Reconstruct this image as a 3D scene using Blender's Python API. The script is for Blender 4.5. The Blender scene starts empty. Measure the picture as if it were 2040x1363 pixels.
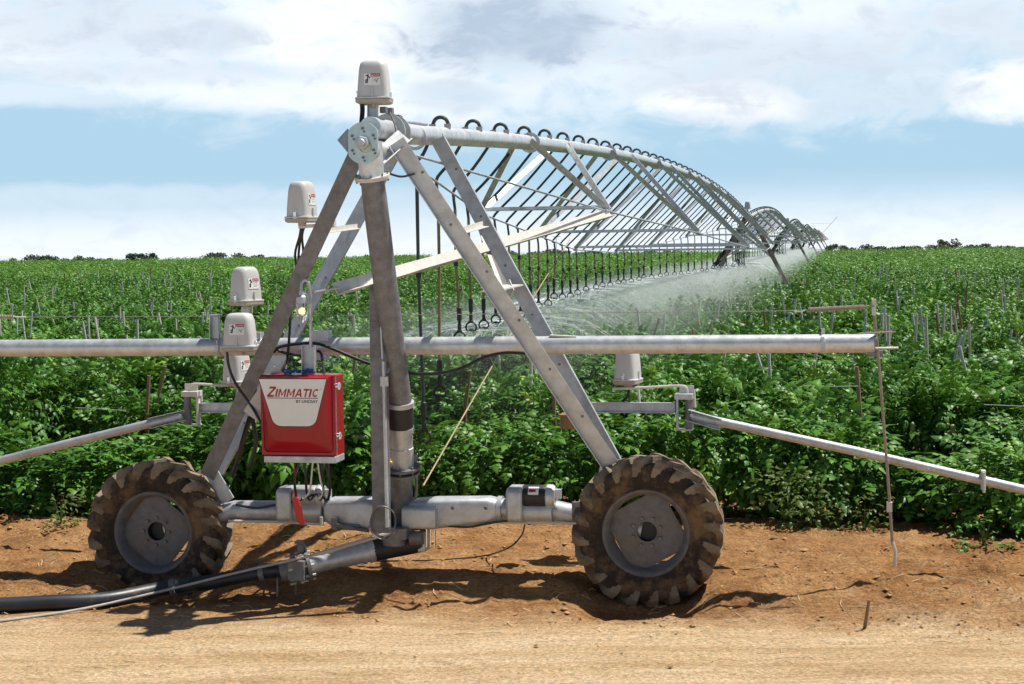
import bpy, bmesh, math, random
import numpy as np
from mathutils import Vector, Matrix
random.seed(7); rng = np.random.default_rng(11)
SC = bpy.context.scene
COL = SC.collection
V = Vector
# ------------------------------------------------------------------ camera
F = 3248.0; CX, CY = 1020.0, 681.5; EYE = 3.02
PITCH = 0.0607; ROLL = 0.0137
fw = V((0, math.cos(PITCH), -math.sin(PITCH))); r0 = V((1, 0, 0)); u0 = r0.cross(fw)
rt = r0*math.cos(ROLL) - u0*math.sin(ROLL); up = u0*math.cos(ROLL) + r0*math.sin(ROLL)
CAM = V((0, 0, EYE))
def ray(px, py): return fw + rt*((px-CX)/F) - up*((py-CY)/F)
cam = bpy.data.objects.new('camera', bpy.data.cameras.new('camera')); COL.objects.link(cam)
cam.data.sensor_width = 36; cam.data.lens = 36*F/2040; cam.data.clip_end = 20000; cam.data.clip_start = .1
M4 = Matrix((rt, up, -fw)).transposed().to_4x4(); M4.translation = CAM
cam.matrix_world = M4; SC.camera = cam
# machine frame: U runs along the water pipe (away), VV across (the way the machine travels), Z up
d = ray(1669, 475); U = V((d.x, d.y, 0)).normalized(); VV = V((U.y, -U.x, 0)); Z = V((0, 0, 1))
O = V((-0.945, 14.0, 0))
def MP(u, v, z): return O + U*u + VV*v + Z*z
def M(px, py, u):                       # a point read off the photo, on the machine's cross plane u
    dd = ray(px, py); t = ((O - CAM).dot(U) + u)/dd.dot(U); return CAM + dd*t
def G(px, py, z=0.0):                   # where the line of sight meets the ground (plus z)
    dd = ray(px, py); h = z
    for _ in range(6): p = CAM + dd*((h-EYE)/dd.z); h = .5*h+.5*(z+gz(p))
    return p
def uv(p): q = p - O; return q.dot(U), q.dot(VV)
# ------------------------------------------------------------------ value noise
_tab = rng.random((256, 256)).astype(np.float32)
def vnoise(x, y):
    xi = np.floor(x).astype(np.int64); yi = np.floor(y).astype(np.int64)
    fx = x-xi; fy = y-yi; fx = fx*fx*(3-2*fx); fy = fy*fy*(3-2*fy)
    a = _tab[xi & 255, yi & 255]; b = _tab[(xi+1) & 255, yi & 255]; c = _tab[xi & 255, (yi+1) & 255]; e = _tab[(xi+1) & 255, (yi+1) & 255]
    return (a*(1-fx)+b*fx)*(1-fy) + (c*(1-fx)+e*fx)*fy
def fbm(x, y, o=4, g=.5):
    s = 0; a = 1; n = 0
    for k in range(o):
        s = s + a*vnoise(x*2**k+17.3*k, y*2**k+5.1*k); n += a; a *= g
    return s/n
def sstep(a, b, x):
    t = np.clip((x-a)/(b-a), 0, 1); return t*t*(3-2*t)
def ground_z(x, y):
    x = np.asarray(x, float); y = np.asarray(y, float)
    u = (x-O.x)*U.x + (y-O.y)*U.y; v = (x-O.x)*VV.x + (y-O.y)*VV.y
    rough = sstep(-1.25, -.7, u)
    z = (fbm(x*.7, y*.7, 3)-.5)*.07
    z = z + rough*((fbm(x*3.1, y*3.1, 5, .6)-.5)*.10 + np.maximum(fbm(x*9, y*9, 3, .6)-.62, 0)*.17)
    z = z + (1-rough)*(fbm(x*1.2, y*7, 4)-.5)*.035
    z = z + .03 + .165*sstep(-.75, .0, u)
    z = z - .20*np.exp(-((u+.22)/.50)**4)*np.exp(-((np.abs(v)-2.1)/.5)**4)
    z = z + .02*np.exp(-((u-.0)/.16)**4)*sstep(2.75, 3.1, np.abs(v))*np.sin(v*31+np.abs(u)*26)*(.3+fbm(x*1.1, y*1.1, 2))
    z = z - .05*np.exp(-((u-.55)/.12)**2)*sstep(2.2, 3.2, v)*(.3+fbm(x*2, y*2, 2)) + .05*np.exp(-((u-.8)/.12)**2)*sstep(2.2, 3.2, v)*fbm(x*2, y*2, 2)
    z = z + .10*np.exp(-((u-1.5)/.5)**2)*(.3+fbm(x*.8+9, y*.8, 2))
    z = z*(1-sstep(8, 30, u))
    far = np.maximum(y-262, 0)
    return z - far*.022 - .000002*far*far
def gz(p): return float(ground_z(p.x, p.y))
# ------------------------------------------------------------------ mesh builder
class MB:
    def __init__(s): s.v = []; s.f = []
    def add(s, vs, fs):
        b = len(s.v); s.v += [V(p) for p in vs]; s.f += [tuple(i+b for i in q) for q in fs]; return s
    def box(s, c, X, Y, Zz):           # centre and three half-extent vectors
        vs = [c+X*a+Y*b+Zz*e for a in (-1, 1) for b in (-1, 1) for e in (-1, 1)]
        return s.add(vs, [(0, 1, 3, 2), (4, 6, 7, 5), (0, 4, 5, 1), (2, 3, 7, 6), (0, 2, 6, 4), (1, 5, 7, 3)])
    def mbox(s, p, du, dv, dz):        # box axis-aligned to the machine, full sizes
        return s.box(V(p), U*du/2, VV*dv/2, Z*dz/2)
    def loft(s, rings, caps=True, closed=True):
        n = len(rings[0]); vs = [p for r in rings for p in r]; fs = []
        for k in range(len(rings)-1):
            for i in range(n if closed else n-1):
                j = (i+1) % n; fs.append((k*n+i, k*n+j, k*n+n+j, k*n+n+i))
        if caps: fs.append(tuple(range(n-1, -1, -1))); fs.append(tuple((len(rings)-1)*n+i for i in range(n)))
        return s.add(vs, fs)
    def tube(s, pts, r, n=10, caps=True):
        pts = [V(p) for p in pts]; rr = r if isinstance(r, (list, tuple)) else [r]*len(pts)
        T = [(pts[min(i+1, len(pts)-1)]-pts[max(i-1, 0)]).normalized() for i in range(len(pts))]
        a = T[0].orthogonal().normalized(); rings = []
        for i, p in enumerate(pts):
            a = (a - T[i]*a.dot(T[i])).normalized(); b = T[i].cross(a)
            rings.append([p + (a*math.cos(2*math.pi*k/n) + b*math.sin(2*math.pi*k/n))*rr[i] for k in range(n)])
        return s.loft(rings, caps)
    def lathe(s, prof, c, ax, n=32, caps=False):
        ax = ax.normalized(); a = ax.orthogonal().normalized(); b = ax.cross(a)
        rings = [[c + ax*h + (a*math.cos(2*math.pi*k/n) + b*math.sin(2*math.pi*k/n))*r for k in range(n)] for r, h in prof]
        return s.loft(rings, caps)
    def bar(s, p, q, poly, nh, ang=0):  # profile poly in (across, towards nh) swept from p to q
        p = V(p); q = V(q); a = (q-p).normalized(); nn = (nh - a*nh.dot(a)).normalized(); b = a.cross(nn)
        rings = [[o + b*x + nn*y for x, y in poly] for o in (p, q)]
        return s.loft(rings)
    def prism(s, poly, off):
        return s.loft([poly, [p+off for p in poly]])
    def ball(s, c, r, n=10, m=6, sq=V((1, 1, 1))):
        rings = [[c + V((math.cos(2*math.pi*k/n)*math.sin(t)*sq.x, math.sin(2*math.pi*k/n)*math.sin(t)*sq.y, math.cos(t)*sq.z))*r for k in range(n)]
                 for t in [math.pi*(j+.02)/(m+.04) for j in range(m+1)]]
        return s.loft(rings)
def L(w, fl, t, side=-1):               # angle iron profile: web centred, flange towards nh on one edge
    h = w/2
    pts = [(-h, 0), (h, 0), (h, t), (-h+t, t), (-h+t, fl), (-h, fl)]
    return pts if side < 0 else [(-x, y) for x, y in reversed(pts)]
def C(w, fl, t):                        # channel profile
    h = w/2
    return [(-h, 0), (h, 0), (h, fl), (h-t, fl), (h-t, t), (-h+t, t), (-h+t, fl), (-h, fl)]
def rect(w, h): return [(-w/2, -h/2), (w/2, -h/2), (w/2, h/2), (-w/2, h/2)]
def mesh_of(name, mb, loc, angle=35):
    me = bpy.data.meshes.new(name)
    me.from_pydata([tuple(p-loc) for p in mb.v], [], mb.f); me.validate()
    bm = bmesh.new(); bm.from_mesh(me); bmesh.ops.recalc_face_normals(bm, faces=bm.faces); bm.to_mesh(me); bm.free()
    me.shade_smooth(); me.set_sharp_from_angle(angle=math.radians(angle))
    return me
def root_of(o):
    while o.parent: o = o.parent
    return o
def obj(name, mb, mat, parent=None, label=None, angle=35, bevel=0):
    loc = root_of(parent).location.copy() if parent else V((0, 0, 0))
    if parent is None and mb.v:
        loc = sum(mb.v, V((0, 0, 0)))/len(mb.v); loc.z = min(p.z for p in mb.v)
    me = mesh_of(name, mb, loc, angle); me.materials.append(mat)
    o = bpy.data.objects.new(name, me); COL.objects.link(o)
    if parent: o.parent = parent
    else: o.location = loc
    if label: o['label'] = label
    if bevel:
        b = o.modifiers.new('bevel', 'BEVEL'); b.width = bevel; b.segments = 2; b.limit_method = 'ANGLE'; b.angle_limit = math.radians(40)
    return o
def islands(mb):
    par = list(range(len(mb.v)))
    def find(a):
        while par[a] != a: par[a] = par[par[a]]; a = par[a]
        return a
    for f in mb.f:
        r0_ = find(f[0])
        for i in f[1:]: par[find(i)] = r0_
    g = {}
    for f in mb.f: g.setdefault(find(f[0]), []).append(f)
    out = []
    for fs in g.values():
        ids = sorted({i for f in fs for i in f}); mp = {i: k for k, i in enumerate(ids)}; m = MB(); m.add([mb.v[i] for i in ids], [tuple(mp[i] for i in f) for f in fs]); out.append(m)
    return out
def pieces(name, mb, mat, parent): return [obj(name, m, mat, parent) for m in islands(mb)]
def tag(o, label, cat, group=None):
    o['label'] = label; o['category'] = cat
    if group: o['group'] = group
    return o
def thing(name, label, cat, loc, group=None):
    o = bpy.data.objects.new(name, None); COL.objects.link(o); o.location = loc; o.empty_display_size = .2
    return tag(o, label, cat, group)
def smooth_pts(pts, k=8):               # Catmull-Rom through the points
    P = [pts[0]*2-pts[1]] + list(pts) + [pts[-1]*2-pts[-2]]; out = []
    for i in range(1, len(P)-2):
        for j in range(k):
            t = j/k; a, b, c, e = P[i-1], P[i], P[i+1], P[i+2]
            out.append(.5*((2*b)+(c-a)*t+(2*a-5*b+4*c-e)*t*t+(3*b-a-3*c+e)*t**3))
    return out + [P[-2]]
# ------------------------------------------------------------------ materials
def node_mat(name):
    m = bpy.data.materials.new(name); m.use_nodes = True
    nt = m.node_tree; return m, nt, nt.nodes, nt.links, nt.nodes['Principled BSDF']
def mat(name, col, rough=.5, metal=0.0, var=.15, scale=6.0, spec=.5, bump=0.0, bscale=60, dirt=None, dscale=2.0, dlo=.5, dhi=.75, stretch=None):
    m, nt, N, K, B = node_mat(name)
    B.inputs['Roughness'].default_value = rough; B.inputs['Metallic'].default_value = metal; B.inputs['Specular IOR Level'].default_value = spec
    tc = N.new('ShaderNodeTexCoord'); src = tc.outputs['Object']
    if stretch:
        mp = N.new('ShaderNodeMapping'); mp.inputs['Scale'].default_value = stretch; K.new(src, mp.inputs['Vector']); src = mp.outputs['Vector']
    n = N.new('ShaderNodeTexNoise'); n.inputs['Scale'].default_value = scale; n.inputs['Detail'].default_value = 6; n.inputs['Roughness'].default_value = .65; K.new(src, n.inputs['Vector'])
    r = N.new('ShaderNodeValToRGB'); e = r.color_ramp.elements
    e[0].position = .3; e[1].position = .7
    e[0].color = (*[c*(1-var) for c in col], 1); e[1].color = (*[min(1, c*(1+var)) for c in col], 1)
    K.new(n.outputs['Fac'], r.inputs['Fac']); out = r.outputs['Color']
    if dirt:
        n2 = N.new('ShaderNodeTexNoise'); n2.inputs['Scale'].default_value = dscale; n2.inputs['Detail'].default_value = 8; n2.inputs['Roughness'].default_value = .7; K.new(src, n2.inputs['Vector'])
        mr = N.new('ShaderNodeMapRange'); mr.inputs['From Min'].default_value = dlo; mr.inputs['From Max'].default_value = dhi; K.new(n2.outputs['Fac'], mr.inputs['Value'])
        mx = N.new('ShaderNodeMix'); mx.data_type = 'RGBA'; mx.inputs[7].default_value = (*dirt, 1); K.new(mr.outputs['Result'], mx.inputs[0]); K.new(out, mx.inputs[6]); out = mx.outputs[2]
    K.new(out, B.inputs['Base Color'])
    mr2 = N.new('ShaderNodeMapRange'); mr2.inputs['To Min'].default_value = max(.05, rough-.1); mr2.inputs['To Max'].default_value = min(1, rough+.12); K.new(n.outputs['Fac'], mr2.inputs['Value']); K.new(mr2.outputs['Result'], B.inputs['Roughness'])
    if bump:
        nb = N.new('ShaderNodeTexNoise'); nb.inputs['Scale'].default_value = bscale; nb.inputs['Detail'].default_value = 5; K.new(src, nb.inputs['Vector'])
        bp = N.new('ShaderNodeBump'); bp.inputs['Strength'].default_value = bump; bp.inputs['Distance'].default_value = .01; K.new(nb.outputs['Fac'], bp.inputs['Height']); K.new(bp.outputs['Normal'], B.inputs['Normal'])
    return m
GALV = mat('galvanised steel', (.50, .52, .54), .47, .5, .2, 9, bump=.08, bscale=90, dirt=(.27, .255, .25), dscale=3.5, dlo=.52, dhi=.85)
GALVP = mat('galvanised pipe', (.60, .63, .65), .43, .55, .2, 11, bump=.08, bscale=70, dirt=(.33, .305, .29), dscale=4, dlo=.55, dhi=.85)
WEATH_SHADE = mat('weathered steel darkened for shade', (.19, .188, .198), .55, .32, .3, 14, bump=.15, bscale=120, dirt=(.10, .092, .09), dscale=5, dlo=.5, dhi=.8)  # weathered steel, base darkened so shade on leg, riser and mast is in its colour
ZINC = mat('bright zinc plate', (.50, .60, .60), .45, .45, .12, 20)
CREAM = mat('cream dusted steel', (.60, .575, .53), .6, .1, .12, 7, dirt=(.42, .35, .27), dscale=5, dlo=.6, dhi=.85)
STAIN = mat('rust stained galvanised steel', (.36, .34, .32), .6, .2, .2, 5, dirt=(.22, .12, .05), dscale=1.2, dlo=.42, dhi=.62)
PLAST = mat('pale plastic cover', (.545, .545, .54), .42, 0, .04, 4, dirt=(.46, .42, .37), dscale=4, dlo=.6, dhi=.95)
PLBASE = mat('plastic box base', (.40, .36, .30), .55, 0, .12, 8)
RUBBER = mat('black rubber', (.022, .022, .024), .55, 0, .3, 10, bump=.1)
CABLE = mat('black cable', (.016, .017, .02), .4, 0, .2, 10)
WCABLE = mat('white cable', (.6, .6, .58), .5, 0, .1, 10)
HOSE = mat('dusty black hose', (.022, .026, .034), .42, 0, .3, 5, dirt=(.19, .15, .115), dscale=3, dlo=.56, dhi=.85, bump=.06)
DROP = mat('dark drop hose', (.030, .042, .045), .5, 0, .3, 4)
DROPT = mat('stained drop tube', (.22, .18, .085), .6, .1, .4, 5, dirt=(.10, .09, .05), dscale=6)
RED = mat('red panel paint', (.31, .004, .014), .3, 0, .04, 3)
REDTAG = mat('red tag', (.62, .03, .02), .45, 0, .1, 8)
WHITE = mat('white label', (.80, .80, .79), .45, 0, .02, 8)
BLACK = mat('black print', (.012, .012, .016), .5, 0, .05, 8)
INKRED = mat('red print', (.36, .008, .018), .5, 0, .05, 8)
GREYP = mat('grey print', (.45, .45, .45), .5, 0, .05, 8)
CHROME = mat('latch chrome', (.7, .7, .72), .22, 1, .05, 20)
BRASS = mat('yellowed fitting', (.60, .42, .12), .5, .2, .2, 8)
SPRING = mat('dusty spring steel', (.30, .25, .20), .6, .2, .2, 30)
ROPE = mat('tan rope', (.36, .28, .17), .8, 0, .2, 40)
WIRE = mat('thin wire', (.36, .36, .34), .5, .5, .1, 10)
WOOD = mat('grey weathered wood', (.56, .53, .49), .85, 0, .3, 12, bump=.3, bscale=40, stretch=(1, 1, .15))
WOODB = mat('brown wood', (.24, .15, .08), .85, 0, .3, 12, bump=.3, bscale=40, stretch=(1, 1, .15))
BLUE = mat('blue plastic', (.03, .12, .38), .4, 0, .2, 20)
TYRE = mat('muddy tyre rubber', (.040, .031, .026), .85, 0, .35, 9, spec=.25, bump=.6, bscale=45, dirt=(.20, .125, .068), dscale=3.6, dlo=.46, dhi=.62)
LUG = mat('dust caked tread', (.30, .245, .175), .9, 0, .3, 8, spec=.2, bump=.7, bscale=60, dirt=(.085, .05, .03), dscale=4.0, dlo=.44, dhi=.66)
RIM = mat('dusty grey rim', (.16, .153, .155), .65, .1, .28, 14, bump=.2, bscale=110, dirt=(.20, .15, .105), dscale=2.6, dlo=.5, dhi=.78)
def leaf_mat(name, dark, light, trans=.35, rough=.42):
    m, nt, N, K, B = node_mat(name)
    oi = N.new('ShaderNodeObjectInfo'); tc = N.new('ShaderNodeTexCoord')
    at = N.new('ShaderNodeAttribute'); at.attribute_name = 'tint'
    ad = N.new('ShaderNodeMath'); ad.operation = 'MULTIPLY_ADD'; ad.inputs[1].default_value = .35; K.new(oi.outputs['Random'], ad.inputs[0])
    mu = N.new('ShaderNodeMath'); mu.operation = 'MULTIPLY'; mu.inputs[1].default_value = .65; K.new(at.outputs['Fac'], mu.inputs[0]); K.new(mu.outputs[0], ad.inputs[2])
    r = N.new('ShaderNodeValToRGB'); e = r.color_ramp.elements; e[0].color = (*dark, 1); e[1].color = (*light, 1); e[0].position = .1; e[1].position = .8
    x = r.color_ramp.elements.new(.97); x.color = (light[0]*2.6, light[1]*1.7, light[2]*1.6, 1)
    K.new(ad.outputs[0], r.inputs['Fac']); K.new(r.outputs['Color'], B.inputs['Base Color'])
    B.inputs['Roughness'].default_value = rough; B.inputs['Specular IOR Level'].default_value = .3
    tr = N.new('ShaderNodeBsdfTranslucent'); hs = N.new('ShaderNodeHueSaturation'); hs.inputs['Value'].default_value = 1.5; hs.inputs['Hue'].default_value = .48
    K.new(r.outputs['Color'], hs.inputs['Color']); K.new(hs.outputs['Color'], tr.inputs['Color'])
    mx = N.new('ShaderNodeMixShader'); mx.inputs[0].default_value = trans; K.new(B.outputs[0], mx.inputs[1]); K.new(tr.outputs[0], mx.inputs[2])
    K.new(mx.outputs[0], N['Material Output'].inputs['Surface']); return m
LEAF = leaf_mat('tomato leaf', (.026, .098, .011), (.108, .268, .030), .14, .44)
WEEDL = leaf_mat('weed leaf', (.07, .13, .03), (.16, .24, .06))
TREEL = leaf_mat('hazed tree leaf', (.040, .075, .045), (.11, .16, .10), .25, .6)  # paled towards blue green, distance haze put into the leaf colour
BARK = mat('bark', (.12, .09, .07), .9, 0, .3, 8)
FRUIT = mat('green tomato', (.30, .40, .12), .35, 0, .2, 6)

def dirt_mat():
    """orange tilled soil that turns into pale packed sand on the track, with a ragged dusty edge"""
    m, nt, N, K, B = node_mat('dirt'); tc = N.new('ShaderNodeTexCoord'); src = tc.outputs['Object']
    def noise(scale, det, rough=.7, st=None):
        v = src
        if st: mp = N.new('ShaderNodeMapping'); mp.inputs['Scale'].default_value = st; mp.inputs['Rotation'].default_value = (0, 0, .1); K.new(src, mp.inputs['Vector']); v = mp.outputs['Vector']
        n = N.new('ShaderNodeTexNoise'); n.inputs['Scale'].default_value = scale; n.inputs['Detail'].default_value = det; n.inputs['Roughness'].default_value = rough; K.new(v, n.inputs['Vector']); return n.outputs['Fac']
    def ramp(f, stops):
        r = N.new('ShaderNodeValToRGB'); e = r.color_ramp.elements
        for k, (p, c) in enumerate(stops):
            q = e[k] if k < 2 else e.new(p); q.position = p; q.color = (*c, 1)
        K.new(f, r.inputs['Fac']); return r.outputs['Color']
    def math(op, a, b, c=None):
        n = N.new('ShaderNodeMath'); n.operation = op
        for k, x in enumerate((a, b, c)):
            if x is None: continue
            if isinstance(x, (int, float)): n.inputs[k].default_value = x
            else: K.new(x, n.inputs[k])
        return n.outputs[0]
    def mix(f, a, b, mode='MIX'):
        n = N.new('ShaderNodeMix'); n.data_type = 'RGBA'; n.blend_type = mode
        for k, x in ((0, f), (6, a), (7, b)):
            if isinstance(x, (int, float)): n.inputs[k].default_value = x
            elif isinstance(x, tuple): n.inputs[k].default_value = (*x, 1)
            else: K.new(x, n.inputs[k])
        return n.outputs[2]
    def rng_(f, a, b, c=0.0, d=1.0):
        n = N.new('ShaderNodeMapRange'); K.new(f, n.inputs['Value']); n.inputs['From Min'].default_value = a; n.inputs['From Max'].default_value = b; n.inputs['To Min'].default_value = c; n.inputs['To Max'].default_value = d; return n.outputs['Result']
    soil = ramp(noise(1.7, 9, .72), [(.30, (.195, .092, .033)), (.72, (.57, .345, .16)), (.5, (.41, .215, .088))])
    road = ramp(noise(1.2, 10, .68, (.3, 2.4, 1)), [(.28, (.50, .31, .15)), (.72, (.88, .70, .47)), (.5, (.74, .54, .32))])
    speck = rng_(noise(34, 8, .75), .34, .66, .48, 1.34)
    sx = N.new('ShaderNodeSeparateXYZ'); K.new(src, sx.inputs[0])
    yy = math('ADD', sx.outputs[1], math('MULTIPLY', sx.outputs[0], .09))
    edge = math('ADD', yy, math('MULTIPLY', math('SUBTRACT', noise(.9, 9, .7), .5), 2.0))
    msk = rng_(edge, 13.1, 12.4)
    road = mix(rng_(noise(3.2, 9, .72, (.35, 2.6, 1)), .46, .68, 0, .5), road, (.50, .31, .15)); col = mix(msk, soil, road); col = mix(1.0, col, speck, 'MULTIPLY')
    pale = rng_(noise(5, 7, .7), .58, .75, 0, .55); col = mix(pale, col, (.55, .40, .24))
    K.new(col, B.inputs['Base Color']); B.inputs['Roughness'].default_value = .95; B.inputs['Specular IOR Level'].default_value = .12
    h = math('ADD', noise(26, 10, .75), math('MULTIPLY', noise(7, 8, .7, (.4, 2.2, 1)), 1.5))
    bp = N.new('ShaderNodeBump'); bp.inputs['Strength'].default_value = .9; bp.inputs['Distance'].default_value = .045; K.new(h, bp.inputs['Height']); K.new(bp.outputs['Normal'], B.inputs['Normal'])
    return m
SOIL = dirt_mat(); ROAD = SOIL
CLOD = mat('soil clod', (.36, .215, .10), .95, 0, .4, 9, spec=.1, bump=.6, bscale=60)
# ================================================================== ground, road
def axis(lo, hi, step, far_lo, far_hi, g=1.16):
    a = list(np.arange(lo, hi, step)); s = step
    while a[-1] < far_hi: s *= g; a.append(a[-1]+s)
    s = step; b = []; x = lo
    while x > far_lo: s *= g; x -= s; b.append(x)
    return np.array(b[::-1]+a)
gx = axis(-5.6, 5.6, .027, -3500, 3500); gy = axis(10.4, 18.2, .03, 2, 5200)
X, Y = np.meshgrid(gx, gy, indexing='ij'); Zg = ground_z(X, Y)
nx, ny = X.shape
idx = np.arange(nx*ny).reshape(nx, ny)
quads = np.stack([idx[:-1, :-1], idx[1:, :-1], idx[1:, 1:], idx[:-1, 1:]], -1).reshape(-1, 4)
cxm = (X[:-1, :-1]+X[1:, 1:]).reshape(-1)/2; cym = (Y[:-1, :-1]+Y[1:, 1:]).reshape(-1)/2
edge = 12.72 - .09*cxm
isroad = cym < edge
co = np.stack([X, Y, Zg], -1).reshape(-1, 3)
def grid_obj(name, q, m):
    used = np.unique(q); remap = np.full(len(co), -1); remap[used] = np.arange(len(used))
    me = bpy.data.meshes.new(name); me.from_pydata(co[used], [], remap[q].tolist()); me.shade_smooth(); me.materials.append(m)
    o = bpy.data.objects.new(name, me); COL.objects.link(o); o['kind'] = 'structure'; return o
grid_obj('ground', quads[~isroad], SOIL); grid_obj('dirt_road', quads[isroad], ROAD)
# loose clods, straw and twigs lying on the dirt
mb = MB()
for i in range(11000):
    x = random.uniform(-5.5, 5.5); y = random.uniform(10.8, 17.6)
    ug = (x-O.x)*U.x+(y-O.y)*U.y
    if ug < -1.2 and random.random() < .97: continue
    if float(fbm(np.array(x*1.6+30), np.array(y*1.6), 3)) < .47 and random.random() < .8: continue
    s = random.choice((.006, .008, .011, .015, .023 if random.random() < .35 else .009, .034 if random.random() < .12 else .007)); p = V((x, y, float(ground_z(x, y))+s*.3))
    vs = [p+V(q).normalized()*s*random.uniform(.6, 1.25) for q in ((1, 0, .15), (-1, .2, .1), (.1, 1, .2), (0, -1, .1))]; vs.append(p+V((random.uniform(-.5, .5), random.uniform(-.5, .5), random.uniform(.35, .7)))*s)
    mb.add(vs, [(0, 2, 4), (2, 1, 4), (1, 3, 4), (3, 0, 4), (0, 3, 1, 2)])
o = obj('soil_clods', mb, CLOD, angle=20); o['kind'] = 'stuff'
mb = MB()
for i in range(1100):
    x = random.uniform(-5.5, 5.5); y = random.uniform(11, 17)
    if fbm(np.array(x*.9), np.array(y*.9), 2) < .46: continue
    a = random.uniform(0, math.pi) if random.random() < .5 else random.gauss(0, .35); l = random.uniform(.03, .15)
    dv = V((math.cos(a), math.sin(a), 0))*l; p = V((x, y, 0)); q = p+dv; mid = (p+q)/2+V((dv.y, -dv.x, 0))*random.uniform(-.2, .2)
    for w in (p, q, mid): w.z = float(ground_z(w.x, w.y))+.007
    mid.z += random.uniform(0, .015)
    mb.tube([p, mid, q], random.uniform(.0015, .0035), 4)
STRAW = mat('dry straw', (.64, .52, .32), .9, 0, .4, 3)
o = obj('dry_straw', mb, STRAW); o['kind'] = 'stuff'
# ================================================================== near tower
def wheel(parent, c, label, spin, splay=0):
    R = .632; W = .185; ax = U
    w = bpy.data.objects.new('wheel', None); COL.objects.link(w); w.parent = parent; w.location = c-parent.location; w['label'] = label
    a = VV; b = Z
    def P(r, t, h): return c + (a*math.cos(t)+b*math.sin(t))*r + ax*h
    def ch(name, mb, m, p=w, angle=35):
        me = mesh_of(name, mb, c, angle); me.materials.append(m); o = bpy.data.objects.new(name, me); COL.objects.link(o); o.parent = p; return o
    prof = [(.345, -.14), (.36, -.155), (.372, -.168), (.40, -.180), (.405, -.186), (.413, -.187), (.42, -.188), (.46, -.197), (.466, -.203), (.474, -.203), (.48, -.199), (.52, -.199), (.545, -.192), (.575, -.165), (.580, -.1), (.583, 0), (.580, .1), (.575, .165), (.545, .192), (.49, .2), (.42, .19), (.36, .155), (.345, .14)]
    mb = MB(); mb.loft([[P(r, 2*math.pi*k/64, h) for k in range(64)] for r, h in prof] , False)
    ty = ch('tyre', mb, TYRE)
    mb = MB(); n = 20
    for side in (-1, 1):
        for k in range(n):
            t0 = spin+2*math.pi*(k+(.5 if side > 0 else 0))/n; rings = []
            jr = random.uniform(-.006, .006)
            S = 8
            for i in range(S+1):
                q = i/S
                h = side*(-.03+min(1, q*1.25)*.222); t = t0 + side*0 + (.40*q - .06*q*q)*1.0
                top = R+jr if q < .7 else R+jr-(q-.7)**1.35*.72
                base = .56 if q < .6 else .56-(q-.6)*.26
                th = (.028+.026*q)*(1 if q < .85 else 1-(q-.85)*3.2)
                if q > .8: h = side*(.196+.016*(1-q)/.2+.01)
                wt = th/R*.72; wb = th/R*1.2
                rings.append([P(base, t-wb, h if q < .8 else h-side*.03), P(base, t+wb, h if q < .8 else h-side*.03), P(top, t+wt, h), P(top, t-wt, h)])
            mb.loft(rings)
    ch('tread', mb, LUG, w, 14)
    mb = MB()
    rp = [(.36, -.15), (.372, -.162), (.362, -.172), (.345, -.165), (.335, -.15), (.318, -.12), (.305, -.06), (.305, .06), (.318, .12), (.345, .165), (.36, .15), (.33, .13), (.315, .06), (.315, -.06), (.33, -.13)]
    mb.loft([[P(r, 2*math.pi*k/56, h) for k in range(56)] for r, h in rp+[rp[0]]], False)
    rim = ch('rim', mb, RIM)
    # centre disc: circle with flats, so that slots stay open between disc and rim
    pts = []
    for k in range(96):
        t = 2*math.pi*k/96; r = .308
        for fl in (0.35+spin, 0.35+spin+1.57, .35+spin+3.14, .35+spin+4.71):
            cc = math.cos(t-fl)
            if cc > 0: r = min(r, .272/cc)
        pts.append((r, t))
    mb = MB()
    def ring(rad, h): return [P(min(rad, r), t, h) for r, t in pts]
    mb.loft([[P(.082, t, -.085) for r, t in pts], [P(.15, t, -.088) for r, t in pts], ring(.23, -.083), ring(1, -.07), ring(1, -.055), [P(.082, t, -.06) for r, t in pts]], False)
    ch('disc', mb, RIM)
    mb = MB(); mb.lathe([(.081, -.035), (.081, -.03), (.0, -.03)], c, ax, 24); mb.lathe([(.082, -.09), (.082, -.03)], c, ax, 24)
    ch('hub_hole', mb, BLACK)
    for k in range(8):
        mb = MB(); p = P(.122, spin+2*math.pi*k/8+.2, -.095); mb.lathe([(0, -.012), (.014, -.012), (.016, .01)], p, ax, 6); ch('wheel_bolt', mb, WEATH_SHADE)
    mb = MB(); mb.lathe([(.10, -.02), (.10, .18), (.06, .2), (0, .2)], c, ax, 20); ch('gearbox', mb, WEATH_SHADE, w)
    return w
TOW = thing('drive_tower', 'near galvanised drive tower on two big muddy tyres with a leaning riser pipe', 'irrigation tower', MP(0, 0, 0), 'drive towers along the irrigation line')
cR = M(1288, 1061, -.12); cL = M(309, 1060, -.12)
cR = cR + U*.12; cL = cL + U*.12
wheel(TOW, cR, 'right tyre with pale dust caked lugs', .15); wheel(TOW, cL, 'left tyre in brown mud behind the black hose', .55)
nf = -U
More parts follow.
